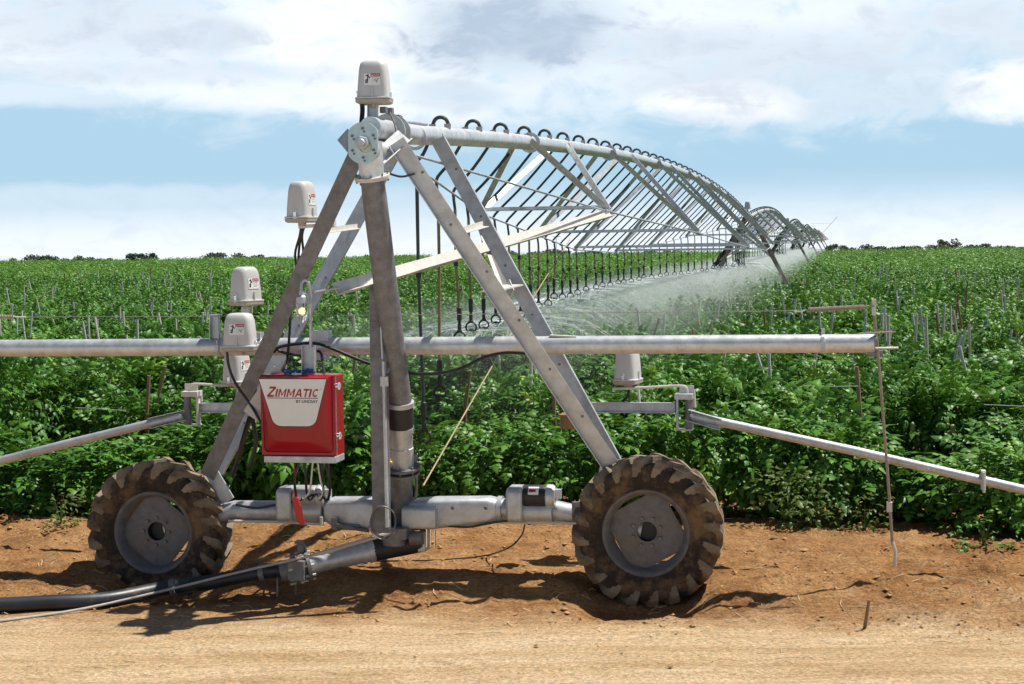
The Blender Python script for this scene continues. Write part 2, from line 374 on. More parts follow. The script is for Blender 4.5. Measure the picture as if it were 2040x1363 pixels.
# legs
def leg(p, q, m, side, nh=nf, lab=None):
    o = obj('leg', MB().bar(p, q, L(.14, .055, .008, side), nh), m, TOW, lab)
    mb = MB(); a = (q-p).normalized(); n = (nh-a*nh.dot(a)).normalized()
    for k in range(6):
        c = p.lerp(q, .1+.15*k)+n*.008; mb.lathe([(.0, .008), (.011, .008), (.013, 0)], c+a.cross(n)*random.uniform(-.04, .04), n, 6)
    pieces('leg_bolt', mb, WEATH_SHADE, o)
nearL_t, nearL_b = M(711, 305, -.62), M(412, 950, -.02)
leg(nearL_t, nearL_b, WEATH_SHADE, -1, U)  # darker steel than the other legs, its shade put into the colour
farL_t, farL_b = M(787, 300, 1.0), M(432, 940, .14)
leg(farL_t, farL_b, GALV, -1)
nearR_t, nearR_b = M(790, 282, -.62), M(1217, 927, -.02)
leg(nearR_t, nearR_b, GALV, 1)
farR_t, farR_b = M(873, 278, 1.0), M(1229, 930, .14)
leg(farR_t, farR_b, GALV, -1)
# feet: short struts from the legs to the beam
mb = MB(); mb.bar(M(418, 935, .02), M(455, 998, .02), rect(.12, .02), nf); mb.bar(M(1212, 920, .05), M(1195, 1000, .05), rect(.12, .02), nf); pieces('leg_foot', mb, GALV, TOW)
# small spreaders between paired legs
mb = MB(); mb.bar(M(646, 465, -.42), M(716, 456, .55), L(.045, .045, .006), Z); obj('cross_brace', mb, CREAM, TOW)
mb = MB(); mb.bar(M(905, 470, -.42), M(968, 452, .62), L(.06, .05, .006), Z); obj('cross_brace', mb, CREAM, TOW)
mb = MB(); mb.bar(M(985, 577, -.33), M(1025, 568, .45), rect(.16, .012), Z); mb.bar(M(960, 581, -.33), M(1000, 578, -.2), rect(.05, .01), Z); obj('cross_brace', mb, CREAM, TOW)
# gussets at the top
mb = MB(); mb.bar(M(750, 322, -.72), M(806, 272, -.5), L(.15, .06, .01, 1), nf); obj('gusset_plate', mb, GALV, TOW)
mb = MB(); mb.bar(M(683, 268, -.55), M(722, 315, -.70), rect(.13, .012), nf); obj('gusset_plate', mb, GALV, TOW)
# end hub with disc, nut
mb = MB(); c = M(723, 285, -1.04)
def dsc(r, h, cut=.105):
    out = []
    for k in range(48):
        t = 2*math.pi*k/48; x = math.cos(t)*r; z = math.sin(t)*r*1.12; x = max(-cut*1.15, min(cut*1.15, x)); out.append(c+VV*x+Z*z+U*h)
    return out
mb.loft([dsc(.148, 0), dsc(.148, .02)]); hub = obj('end_disc', mb, ZINC, TOW)
mb = MB()
for k in range(6):
    t = math.pi/6+k*math.pi/3
    mb.lathe([(0, -.012), (.011, -.012), (.012, 0)], c+VV*math.cos(t)*.1+Z*math.sin(t)*.115, U, 6)
    mb.lathe([(0, -.008), (.009, -.008), (.01, 0)], c+VV*(math.cos(t)*.1+.012)+Z*(math.sin(t)*.115-.026), U, 6)
pieces('disc_bolt', mb, WEATH_SHADE, hub)
mb = MB(); mb.lathe([(0, -.075), (.026, -.075), (.032, -.068), (.034, -.03)], c, U, 20); mb.lathe([(.05, -.042), (.058, -.036), (.058, 0)], c, U, 6, False); mb.lathe([(0, -.042), (.05, -.042)], c, U, 6); obj('hex_nut', mb, GALV, hub)
mb = MB(); mb.lathe([(.046, -.01), (.05, -.006), (.05, 0)], c-Z*.03+VV*.02, U, 20); obj('washer', mb, BRASS, hub)
# riser pipe
rt0 = M(737, 300, -.84); rt1 = M(741, 352, -.80); rb1 = M(797, 800, -.30); rb2 = M(800, 1010, -.08)
mb = MB(); mb.tube([rt0+Z*.07, rt0, rt1], .101, 28); mb.tube([rt0-U*.18, rt0+U*.5], .098, 24); riser_top = mb
rz = obj('riser_elbow', mb, GALVP, TOW)
ad = (rb1-rt1).normalized()
mb = MB(); mb.tube([rt1+ad*.012, rt1+ad*.16, rb1], [.094, .100, .098], 28); riser = obj('riser_pipe', mb, WEATH_SHADE, TOW)
mb = MB(); mb.lathe([(.1, -.012), (.145, -.012), (.145, .004), (.1, .004)], rt1, ad, 28); mb.lathe([(.1, .006), (.142, .006), (.142, .02), (.1, .02)], rt1, ad, 28); pieces('flange', mb, CREAM, riser)
mb = MB()
for k in range(8):
    t = 2*math.pi*k/8; a = ad.orthogonal().normalized(); b = ad.cross(a); p = rt1+(a*math.cos(t)+b*math.sin(t))*.127
    mb.tube([p-ad*.035, p+ad*.045], .009, 6)
pieces('flange_bolt', mb, WEATH_SHADE, riser)
pr = [rb1.lerp(rb2, k) for k in (0, .06, .1, .24, .27, .5)]
a2 = (rb2-rb1).normalized()
mb = MB(); mb.tube([rb1, rb1.lerp(rb2, .04)], .119, 28); mb.tube([rb1.lerp(rb2, .235), rb1.lerp(rb2, .275)], .117, 28); pieces('clamp_band', mb, GALV, riser)
mb = MB(); mb.tube([rb1.lerp(rb2, .04), rb1.lerp(rb2, .1), rb1.lerp(rb2, .17), rb1.lerp(rb2, .235)], [.108, .113, .116, .11], 28); obj('rubber_boot', mb, RUBBER, riser)
f0 = rb1.lerp(rb2, .62)
mb = MB(); mb.tube([rb1.lerp(rb2, .275), rb1.lerp(rb2, .42), rb1.lerp(rb2, .425), f0], [.105, .105, .112, .112], 28); obj('riser_sleeve', mb, GALV, riser)
mb = MB(); mb.lathe([(.1, -.02), (.17, -.02), (.17, 0), (.1, 0)], f0, a2, 28); mb.lathe([(.1, .03), (.165, .03), (.165, .05), (.1, .05)], f0, a2, 28)
for k in range(8):
    t = 2*math.pi*k/8; a = a2.orthogonal().normalized(); b = a2.cross(a); p = f0+(a*math.cos(t)+b*math.sin(t))*.145; mb.tube([p-a2*.04, p+a2*.075], .009, 6)
obj('flange', mb, WEATH_SHADE, riser)
mb = MB(); mb.tube([f0, rb1.lerp(rb2, .78), rb1.lerp(rb2, .8), rb1.lerp(rb2, 1.3)], [.108, .104, .095, .095], 28); obj('lower_pipe', mb, WEATH_SHADE, riser)
mb = MB(); mb.tube(smooth_pts([M(769, 893, -.42), M(772, 905, -.42), M(777, 920, -.42)], 4), [.012]*9, 8); mb.ball(M(778, 922, -.42), .018); obj('valve_lever', mb, BRASS, riser)
mb = MB(); mb.tube(smooth_pts([M(815, 918, -.12), M(825, 916, -.12), M(829, 930, -.12), M(829, 985, -.12), M(822, 995, -.12)], 6), .014, 8); mb.lathe([(0, .05), (.03, .045), (.04, .02), (.04, -.01)], M(822, 916, -.12), Z, 14); obj('drain_pipe', mb, WEATH_SHADE, riser)
# base beam
mb = MB()
cL0, cR0 = M(640, 1018, .0), M(995, 1014, .0)
mb.tube([cL+U*.02+VV*.05, M(470, 1017, .06), M(560, 1018, .03), cL0], [.085, .09, .09, .095], 20)
mb.tube([cR0, M(1110, 1018, .03), cR+U*.02-VV*.05], [.092, .088, .085], 20)
beam = pieces('base_beam', mb, GALV, TOW)[0]
def rr(c, w, h, ax1, ax2, r, n=5):
    out = []
    for sx, sz, t0 in ((1, 1, 0), (-1, 1, 1), (-1, -1, 2), (1, -1, 3)):
        for k in range(n):
            t = (t0+k/(n-1))*math.pi/2; out.append(c+ax1*(sx*(w/2-r)+math.cos(t)*r)+ax2*(sz*(h/2-r)+math.sin(t)*r))
    return out
mb = MB(); mb.loft([rr(M(652, 1017, 0), .2, .19, U, Z, .07), rr(M(664, 1018, 0), .24, .24, U, Z, .06), rr(M(735, 1022, -.05), .26, .27, U, Z, .05), rr(M(782, 1028, -.08), .26, .28, U, Z, .05)]); obj('beam_arm', mb, GALV, beam)
mb = MB(); mb.loft([rr(M(808, 1026, -.02), .26, .26, U, Z, .05), rr(M(870, 1021, -.02), .26, .26, U, Z, .05), rr(M(975, 1015, 0), .23, .22, U, Z, .05), rr(M(992, 1014, 0), .2, .19, U, Z, .07)]); obj('beam_arm', mb, GALV, beam)
mb = MB(); mb.loft([rr(M(838, 1031, -.2)+VV*k, .14, .185, U, Z, .03) for k in (-.15, .145)]); mb.mbox(M(845, 1076, -.1), .2, .07, .17); mb.mbox(M(812, 1066, -.15), .12, .1, .12); obj('beam_socket', mb, GALV, beam, bevel=.006)
mb = MB(); mb.tube([M(786, 1050, -.22), M(786, 1085, -.22)], .1, 20); mb.mbox(M(790, 1062, -.3), .12, .2, .09); mb.tube([M(818, 1072, -.23), M(842, 1072, -.23)], .06, 14); obj('swivel_hub', mb, WEATH_SHADE, beam)
mb = MB()
for x in (850, 858, 866): mb.tube([M(x, 1045, -.24), M(x, 1090, -.24)], .008, 6)
mb.tube([M(735, 1052, -.34), M(775, 1052, -.34)], .02, 8); pieces('hub_bolt', mb, CHROME, beam)
# mast in front of the riser
mb = MB(); mb.bar(M(759, 1062, -.5), M(752, 578, -.5), C(.145, .05, .008), U); mb.bar(M(752, 578, -.5), M(752, 567, -.49), rect(.125, .03), U)
mast = obj('mast', mb, WEATH_SHADE, TOW)
mb = MB(); mb.bar(M(772, 1050, -.52), M(765, 720, -.52), rect(.02, .06), nf); mb.bar(M(763, 715, -.52), M(757, 590, -.52), rect(.012, .05), nf); mb.bar(M(768, 742, -.5), M(785, 700, -.35), rect(.05, .01), nf); mb.mbox(M(766, 760, -.53), .05, .06, .08); obj('lit_flange_bracket', mb, GALV, mast)  # paler bars beside the bracket pieces paint the mast's sunlit right flange
mb = MB()
for k in range(3):
    c = M(765, 1040, -.56); a = 1+.05*k
    mb.tube([c+VV*math.cos(t)*.10*a+Z*(math.sin(t)*.13*a)+U*(.02*math.sin(3*t)-.02*k) for t in [2*math.pi*i/28 for i in range(29)]], .0055, 6)
obj('cable_coil', mb, WEATH_SHADE, mast)
# drive motors riding on the beam
for px, lab, dark in ((1062, 'black electric motor with a red and white plate', True), (606, 'silver electric motor under the red panel', False)):
    m = bpy.data.objects.new('drive_motor', None); COL.objects.link(m); m.parent = TOW; m['label'] = lab
    s = -1
    g0 = M(px-33, 1003, -.05)
    mb = MB(); mb.loft([rr(g0+VV*k, w, h, U, Z, .05) for k, w, h in ((-.07, .22, .26), (-.05, .26, .3), (.06, .26, .3), (.07, .24, .28))]); mb.tube([M(px-34, 1018, -.02), M(px-10, 1018, -.02)], .105, 20); mb.tube([M(px-10, 1018, -.02), M(px+40, 1018, -.02)], .1, 20)
    obj('gearbox', mb, GALV, m)
    mb = MB(); mc = M(px+4, 988, -.06); mb.lathe([(0, -.1), (.09, -.1), (.094, -.085), (.094, .085), (.09, .1), (0, .1)], mc, VV, 28); obj('motor_casing', mb, RUBBER if dark else GALV, m)
    mb = MB(); mb.lathe([(0, .0), (.092, 0), (.1, .01), (.1, .05), (.085, .075), (0, .078)], mc+VV*.1, VV, 28); mb.mbox(mc+VV*.2+Z*.02, .06, .05, .08); obj('end_cap', mb, GALV, m)
    if dark:
        mb = MB(); rr_ = []
        for k in range(7):
            t = math.radians(62-8*k); rr_.append(mc-U*math.cos(t)*.0955+Z*math.sin(t)*.0955)
        mb.loft([[p-VV*.045 for p in rr_], [p+VV*.045 for p in rr_]], False, False); pl = obj('data_plate', mb, WHITE, m)
        mb = MB(); rr_ = [mc-U*math.cos(t)*.0963+Z*math.sin(t)*.0963 for t in [math.radians(44-4*k) for k in range(5)]]
        mb.loft([[p-VV*.04 for p in rr_], [p+VV*.02 for p in rr_]], False, False); obj('plate_print', mb, INKRED, m)
mb = MB(); mb.tube([M(455, 1038, -.06), M(560, 1040, -.06), M(645, 1045, -.06)], .012, 8); mb.tube([M(985, 1040, -.06), M(1150, 1043, -.06)], .012, 8); mb.tube([M(640, 1030, -.16), M(640, 1046, -.16)], .015, 8); pieces('drive_shaft', mb, CREAM, TOW)
mb = MB(); mb.lathe([(.095, -.02), (.115, -.02), (.115, .02), (.095, .02)], cL0+VV*.0-VV*.03, VV, 24); mb.lathe([(.095, -.02), (.112, -.02), (.112, .02), (.095, .02)], cR0+VV*.01, VV, 24); pieces('beam_flange', mb, GALV, beam)
mb = MB(); mb.mbox(M(700, 1050, -.16), .05, .16, .05); mb.tube([M(668, 1046, -.18), M(735, 1058, -.2)], .016, 8); mb.mbox(M(668, 1042, -.15), .08, .05, .1); obj('tow_bracket', mb, WEATH_SHADE, TOW)
mb = MB(); mb.tube(smooth_pts([M(470, 1006, -.1), M(510, 1012, -.11), M(548, 1006, -.13), M(580, 1000, -.16)], 5), .011, 7); obj('beam_cable', mb, CABLE, beam)
mb = MB(); mb.tube(smooth_pts([M(880, 1046, -.12), M(930, 1050, -.12), M(990, 1040, -.12), M(1030, 1036, -.16)], 5), .010, 7); obj('beam_cable', mb, CABLE, beam)
for q in (902, 968): pieces('beam_bolt', MB().lathe([(0, -.016), (.016, -.016), (.018, 0)], M(q, 1012, -.125), U, 6), WEATH_SHADE, beam)
for q in (690, 730): pieces('beam_bolt', MB().lathe([(0, -.016), (.016, -.016), (.018, 0)], M(q, 1030, -.13), U, 6), WEATH_SHADE, beam)
mb = MB(); mb.bar(M(1148, 1000, -.1), M(1148, 1040, -.1), rect(.07, .04), nf); obj('wheel_bracket', mb, WEATH_SHADE, beam)
# post on the pipe that carries the top box
mb = MB(); mb.bar(M(744, 262, -.62), M(744, 206, -.62), C(.085, .04, .006), nf); mb.lathe([(.0, 0), (.03, 0)], M(744, 262, -.62), Z, 8); obj('box_post', mb, GALV, TOW)
# long braces running from the legs to the first truss nodes
b0 = MP(7, .84, EYE+.36); b1 = MP(7, -.84, EYE+.36)
mb = MB(); mb.bar(M(667, 577, -.1), b0, L(.12, .07, .008, 1), nf); obj('long_brace', mb, CREAM, TOW)
mb = MB(); mb.tube([M(600, 588, -.2), M(676, 573, -.08)], .012, 8); obj('brace_rod', mb, GALV, TOW)
mb = MB(); mb.bar(M(1020, 590, -.1), b1, L(.11, .06, .008, -1), nf); obj('long_brace', mb, CREAM, TOW)
# clamp plates standing on the guide pipe
# ================================================================== spans of the irrigation line
SP = 56.0
LAT = [.06, .82, 1.37, 1.83, 1.9, 1.83, 1.37, .82, .06]; DWN = [.12, .84, 1.32, 1.74, 1.9, 1.74, 1.32, .84, .12]
def pipe_z(s): return EYE+.94+.71*4*max(0, s)*(1-min(1, s))
def node(u0, j, side): return MP(u0+7*j, side*LAT[j], pipe_z(j/8)-DWN[j])
def lat_at(s, tab):
    x = max(0, min(7.999, s*8)); j = int(x); return tab[j]*(1-(x-j))+tab[j+1]*(x-j)
ORD = ['nearest', 'second', 'third', 'fourth', 'fifth', 'sixth']
def span(k):
    u0 = SP*k; near = k == 0
    t = thing('pipe_span', ORD[k]+' arched galvanised pipe span with its truss'+(', starting at the leaning riser' if near else ', beyond the %s tower' % ORD[k]), 'irrigation span', MP(u0, 0, 0), 'spans of the irrigation line')
    ua = u0-.86 if near else u0+.15
    pts = [MP(ua+(u0+SP-.15-ua)*i/48, 0, pipe_z((ua+(u0+SP-.15-ua)*i/48-u0)/SP)) for i in range(49)]
    obj('main_pipe', MB().tube(pts, .088, 20 if near else 10), GALVP, t)
    if near:
        mb = MB()
        for uu, rr0 in ((-.33, .15), (-.15, .15), (.55, .108)): mb.lathe([(.08, -.012), (rr0, -.012), (rr0, .012), (.08, .012)], MP(uu, 0, pipe_z(0)+(0.0)), U, 28)
        pieces('pipe_flange', mb, GALV, t)
        mb = MB(); c0 = MP(-.45, 0, pipe_z(0)+.15)
        for i in range(5): mb.mbox(c0+U*(.12*i)+VV*.02*(i % 2)+Z*(.02 if i < 2 else -.02), .07, .05, .05)
        mb.tube([c0+VV*.05, c0+VV*.1-U*.03-Z*.1, c0+VV*.13-U*.05-Z*.25], .008, 6)
        pieces('pipe_fitting', mb, WEATH_SHADE, t)
        mb = MB(); mb.tube([MP(-.2, .0, pipe_z(0)+.105), MP(.9, .02, pipe_z(.016)+.098)], .014, 8); obj('conduit', mb, GALV, t)
    for j in range(1, 8):
        um = u0+7*j
        mb = MB(); mb.lathe([(.08, -.02), (.125, -.02), (.125, .02), (.08, .02)], MP(um-.9, 0, pipe_z((7*j-.9)/SP)), U, 20 if near else 8); obj('pipe_flange', mb, GALV, t)
        for side in (1, -1):
            for du in (-1.35, 1.35):
                a = MP(um+du, side*.085, pipe_z((7*j+du)/SP)+.02); b = node(u0, j, side)+U*(.04 if du > 0 else -.04)
                obj('truss_strut', MB().bar(a, b, L(.072, .05, .006, side), -U if du < 0 else U), GALV, t)
        if near or k < 3:
            obj('spreader_bar', MB().bar(node(u0, j, -1), node(u0, j, 1), L(.06, .05, .006), Z), GALV, t)
        else: obj('spreader_bar', MB().bar(node(u0, j, -1), node(u0, j, 1), rect(.06, .05), Z), GALV, t)
    for side in (1, -1):
        pts = [MP(u0+.15, side*.05, pipe_z(0)-.16)]+[node(u0, j, side)-Z*.03 for j in range(1, 8)]+[MP(u0+SP-.15, side*.05, pipe_z(0)-.16)]
        obj('truss_rod', MB().tube(pts, .0125, 8 if near else 5), GALV, t)
        if near:
            mb = MB()
            for j in range(1, 8):
                p = pts[j]; dd = (pts[j+1]-pts[j]).normalized(); mb.tube([p-dd*.16, p+dd*.16], .028, 8); mb.mbox(p+Z*.03, .1, .05, .09)
            pieces('rod_coupling', mb, GALV, t)
NS = 6
for k in range(NS): span(k)
# ------------------------------------------------------------------ sprinkler drops
HEADS = []
_o = 'first second third fourth fifth sixth seventh eighth ninth tenth eleventh twelfth thirteenth fourteenth fifteenth sixteenth seventeenth eighteenth nineteenth'.split()
ORDN = _o+['twentieth']+['twenty '+q for q in _o[:9]]+['thirtieth']+['thirty '+q for q in _o[:9]]
def head_mesh(c, s=1.0, n=10):
    mb = MB(); mb.lathe([(0, .15), (.016, .15), (.019, .09), (.022, .085), (.022, .02), (.03, .015), (.03, 0), (0, 0)], c, Z, n)
    R_ = .062
    mb.tube([c+VV*math.sin(t)*R_*s-Z*(.062-math.cos(t)*R_)*s for t in [math.radians(-150+30*i) for i in range(11)]], .012, 6)
    mb.lathe([(0, -.118), (.045, -.112), (.045, -.10), (.012, -.085), (0, -.085)], c, Z, n); return mb
def drop(k, i):
    u0 = SP*k; uu = 1.66+1.41*i; s = uu/SP; zp = pipe_z(s)+.088; u = u0+uu
    la = lat_at(s, LAT)+.03; zr = pipe_z(s)-lat_at(s, DWN)
    zh = 2.02+random.uniform(-.06, .05); 
    if k == 0 and i == 0: zh = 1.22
    if k == 0 and i == 1: zh = 1.52
    if k: zh -= .05
    g = smooth_pts([MP(u, .035, zp-.01), MP(u, .04, zp+.03), MP(u-.01, .015, zp+.078), MP(u-.01, -.04, zp+.094), MP(u, -.09, zp+.068), MP(u, -.125, zp-.02)], 4 if k == 0 else 2)
    e = MP(u+random.uniform(-.04, .04), -la, zr+.02); r0 = MP(u, -.14, zp-.1)
    h = e+Z*(zh-e.z)+VV*random.uniform(-.03, .03)+U*random.uniform(-.05, .05)
    HEADS.append((V(h), k))
    diag = [r0, r0.lerp(e, .5)+Z*-.02, e+Z*.03, e-Z*.06-VV*.015, e-Z*.2]
    if k == 0:
        lab = {0: 'first drop by the riser, hanging lower than the rest with a long dark hose', 1: 'second drop from the riser, a brown tube hanging below the guide pipe'}.get(i)
        lab = lab or 'dark drop hose with spray head under the nearest span, %s counted from the riser' % ORDN[i]
        t = thing('sprinkler_drop', lab, 'sprinkler', V((h.x, h.y, h.z-.12)), 'sprinkler drops hanging along the nearest span')
        obj('gooseneck', MB().tube(g, .0185, 9), DROP, t)
        mb = MB()
        for v_ in (.035, -.115): mb.lathe([(.03, -.02), (.034, .03)], MP(u, v_, zp+.0), Z, 10)
        pieces('fitting', mb, WIRE, t)
        obj('drop_hose', MB().tube(smooth_pts([g[-1]]+diag, 3), .017, 8), DROP, t)
        zm = e.z-.2-(e.z-.2-h.z)*random.uniform(.25, .5); m1 = V((e.x, e.y, zm))
        obj('drop_tube', MB().tube([diag[-1], m1, h+Z*.25], [.018, .016, .016], 8), DROPT if i > 0 else DROP, t)
        mb = MB(); mb.lathe([(.016, .28), (.028, .27), (.028, .13), (.018, .12)], h, Z, 10); obj('hose_weight', mb, RUBBER, t); mb = MB(); mb.lathe([(.0, .03), (.026, .03), (.026, -.03), (0, -.03)], m1, Z, 10); obj('hose_joint', mb, RUBBER, t)
        obj('spray_head', head_mesh(h, 1.05), RUBBER, t)
    else:
        mb = MB(); mb.tube(g, .018, 5); mb.tube([g[-1]]+diag+[h], .018, 5)
        mb.v += []; hm = head_mesh(h, 1.1, 6); mb.add(hm.v, hm.f)
        o = obj('sprinkler_drop', mb, DROP); tag(o, 'tiny dark drop hose in the row under the %s span' % ORD[k], 'sprinkler', 'sprinkler drops hanging under the %s span' % ORD[k])
for i in range(38): drop(0, i)
for k in (1, 2, 3):
    for i in range(38): drop(k, i)
# ------------------------------------------------------------------ far towers
def far_tower(k):
    u0 = SP*k; T = thing('drive_tower', ('%s tower from the camera standing in the crop' % ORD[k] if k < 6 else 'farthest tower of the line')+', brown stained legs', 'irrigation tower', MP(u0, 0, 0), 'drive towers along the irrigation line')
    zp = pipe_z(0)
    for side in (1, -1):
        for du in (-.6, 1.0):
            obj('leg', MB().bar(MP(u0+du, side*.12, zp+.02), MP(u0+.05*du, side*1.75, .8), L(.15, .06, .01, side), -U), STAIN, T)
        mb = MB(); mb.lathe([(.34, -.15), (.45, -.19), (.56, -.17), (.62, -.1), (.62, .1), (.56, .17), (.45, .19), (.34, .15), (.1, .0), (.1, -.05), (.34, -.15)], MP(u0, side*2.05, .6), U, 20); obj('wheel', mb, TYRE, T)
        obj('cross_brace', MB().bar(MP(u0-.35, side*.85, 2.6), MP(u0+.5, side*.85, 2.6), rect(.05, .05), Z), CREAM, T)
        b0 = node(u0, 1, -side) if k < NS else MP(u0+2, -side*.5, 3)
        obj('long_brace', MB().bar(MP(u0-.1, side*.95, 2.3), b0, L(.12, .07, .01, side), -U), CREAM, T)
    mb = MB(); mb.tube([MP(u0, -2.0, .72), MP(u0, 2.0, .72)], .11, 10); obj('base_beam', mb, GALV, T)
    mb = MB(); mb.tube([MP(u0-.7, 0, zp), MP(u0+.5, 0, zp)], .1, 12); mb.lathe([(.08, -.02), (.17, -.02), (.17, .02), (.08, .02)], MP(u0-.2, 0, zp), U, 14); obj('pipe_joint', mb, GALVP, T)
    mb = MB()
    for z_, w_ in ((zp-.02, 1.3), (zp-.16, .9)): mb.bar(MP(u0-.2, -w_*.75, z_), MP(u0-.2, w_*.75, z_), rect(.05, .05), Z)
    pieces('top_bar', mb, GALV, T)
    mb = MB(); mb.bar(MP(u0-.3, -.03, zp+.05), MP(u0-.3, -.03, zp+.36), rect(.07, .05), U); obj('box_post', mb, GALV, T)
    mb = MB(); c = MP(u0-.3, -.03, zp+.34); mb.loft([rr(c+Z*z_, w, w, VV, U, .04) for z_, w in ((0, .3), (.03, .3), (.04, .26), (.25, .22), (.31, .18), (.33, .1))]); obj('switch_cover', mb, PLAST, T)
    mb = MB()
    for q in range(9):
        a = random.uniform(0, 1); pts = [MP(u0-.3+random.uniform(-.1, .1), -.25-1.1*f+random.uniform(-.12, .12), zp-.25-1.75*f+random.uniform(-.08, .08)) for f in (0, .25, .5, .75, 1)]
        mb.tube(smooth_pts(pts, 4), random.uniform(.018, .04), 6)
    obj('cable_bundle', mb, CABLE, T)
    if k == NS:
        obj('end_boom', MB().tube([MP(u0, 0, 3.6), MP(u0+2, 3.6, 7.6)], .05, 6), GALV, T); obj('boom_stay', MB().tube([MP(u0, -2, 6.2), MP(u0, 2.2, 6.2)], .02, 5), GALV, T)
for k in range(1, NS+1): far_tower(k)
# ================================================================== decals and lettering
def poly_prism(mb, pts2, o, ax, ay, n, h): mb.prism([o+ax*x+ay*y for x, y in pts2], n*h)
def line2(mb, a, b, w, o, ax, ay, n, h):
    d_ = (V((b[0]-a[0], b[1]-a[1], 0))).normalized()*w/2; e = (-d_.y, d_.x)
    poly_prism(mb, [(a[0]+e[0], a[1]+e[1]), (a[0]-e[0], a[1]-e[1]), (b[0]-e[0], b[1]-e[1]), (b[0]+e[0], b[1]+e[1])], o, ax, ay, n, h)
def text_mb(txt, o, ax, ay, n, width, height, shear=0, bold=0.0, h=.001, space=1.0):
    cu = bpy.data.curves.new('text', 'FONT'); cu.body = txt; cu.shear = shear; cu.offset = bold; cu.space_character = space; cu.resolution_u = 3
    ob = bpy.data.objects.new('text', cu); COL.objects.link(ob); bpy.context.view_layer.update()
    me = bpy.data.meshes.new_from_object(ob.evaluated_get(bpy.context.evaluated_depsgraph_get()))
    P = [v.co.copy() for v in me.vertices]; fs = [tuple(p.vertices) for p in me.polygons]
    COL.objects.unlink(ob); bpy.data.objects.remove(ob); bpy.data.curves.remove(cu); bpy.data.meshes.remove(me)
    x0 = min(p.x for p in P); x1 = max(p.x for p in P); y0 = min(p.y for p in P); y1 = max(p.y for p in P)
    mb = MB(); return mb.add([o+ax*((p.x-x0)/(x1-x0)*width)+ay*((p.y-y0)/(y1-y0)*height)+n*h for p in P], fs)
# ------------------------------------------------------------------ pale switch boxes
def switch_box(c, yaw, label, h=.335, wide=.235, deep=.185, dang=True):
    a = math.radians(yaw); n = -U*math.cos(a)+VV*math.sin(a); s = VV*math.cos(a)+U*math.sin(a)
    t = thing('switch_box', label, 'switch box', c, 'pale switch boxes on the tower')
    def R(z, k, r): return rr(c+Z*z, wide*k, deep*k, s, n, r)
    mb = MB(); mb.loft([R(-.012, .98, .03), R(.0, 1.16, .04), R(.022, 1.17, .04), R(.024, 1.1, .035)]); mb.tube([c-Z*.04, c], .035, 12); obj('base', mb, PLBASE, t)
    mb = MB(); mb.loft([R(.026, 1.19, .04), R(.038, 1.19, .04), R(.042, 1.06, .045), R(.12, 1.03, .045), R(.25, .95, .05), R(h-.05, .91, .055), R(h-.025, .86, .06), R(h-.01, .76, .06), R(h-.002, .58, .05), R(h, .3, .025)]); obj('cover', mb, PLAST, t, angle=50)
    mb = MB(); e = c+n*(deep*.53)+Z*.075; mb.box(e, s*.006, n*.012, Z*.035); obj('rib', mb, PLAST, t)
    for q, off in ((s, wide*.55), (-s, wide*.55)):
        mb = MB(); e = c+q*off+Z*.05; mb.box(e, q*.007, n*.013, Z*.028); mb.tube([e-n*.018+Z*.03, e+q*.012+Z*.045, e+n*.018+Z*.03], .004, 5); obj('latch', mb, CHROME, t)
    if dang:
        e = c+n*(deep*.5*1.0)+Z*.135; ay = (Z-n*.055).normalized(); o2 = e-s*.066+n*.0035; nn = s.cross(ay); nn = nn if nn.dot(n) > 0 else -nn
        mb = MB(); poly_prism(mb, [(0, 0), (.132, 0), (.132, .092), (0, .092)], o2, s, ay, nn, .0015); lb = obj('warning_label', mb, WHITE, t)
        mb = MB(); poly_prism(mb, [(.055, .066), (.131, .066), (.131, .091), (.055, .091)], o2, s, ay, nn, .0028); obj('danger_strip', mb, INKRED, lb)
        mb = text_mb('DANGER', o2+s*.076+ay*.072, s, ay, nn, .05, .013, 0, .01, .0036); poly_prism(mb, [(.060, .071), (.073, .071), (.0665, .086)], o2, s, ay, nn, .0036); obj('danger_word', mb, WHITE, lb)
        mb = MB(); w = .0085
        mb.prism([o2+s*(.033+.0065*math.cos(q))+ay*(.080+.0065*math.sin(q)) for q in [k*math.pi/5 for k in range(10)]], nn*.003)
        for q in (((.033, .072), (.030, .048)), ((.030, .048), (.010, .034)), ((.031, .048), (.024, .014)), ((.034, .070), (.014, .076)), ((.034, .070), (.050, .054)), ((.024, .030), (.010, .016))): line2(mb, q[0], q[1], w, o2, s, ay, nn, .0025)
        if yaw < 20:
            for q in (((.085, .045), (.102, .030)), ((.102, .030), (.112, .046)), ((.112, .046), (.125, .050)), ((.102, .030), (.106, .016))): line2(mb, q[0], q[1], .004, o2, s, ay, nn, .0025)
        obj('falling_figure', mb, BLACK, lb)
        mb = MB()
        for q in range(4): line2(mb, (.062, .056-.011*q), (.122-.01*(q % 2), .056-.011*q), .003, o2, s, ay, nn, .0025)
        obj('label_text', mb, GREYP, lb)
    return t
switch_box(M(746, 205, -.62), 8, 'pale switch box on the post at the very top of the near tower', .34, .245, .22)
switch_box(M(602, 441, -.45), 82, 'pale switch box seen against the sky beside the left tower leg')
switch_box(M(490, 606, .1), 68, 'upper of the two pale switch boxes at the left, green crop behind it', .33)
switch_box(M(479, 697, -.2), 5, 'pale switch box in front of the guide pipe, warning label facing the camera', .32, .25, .2)
switch_box(M(473, 766, .92), 74, 'half hidden pale switch box below the guide pipe behind the left leg', .33)
switch_box(M(1251, 763, .92), 78, 'pale switch box hanging by the right arm below the guide pipe', .33, dang=False)
mb = MB(); mb.bar(M(490, 612, .1), M(488, 672, .1), rect(.07, .05), U); obj('box_bracket', mb, CREAM, TOW)
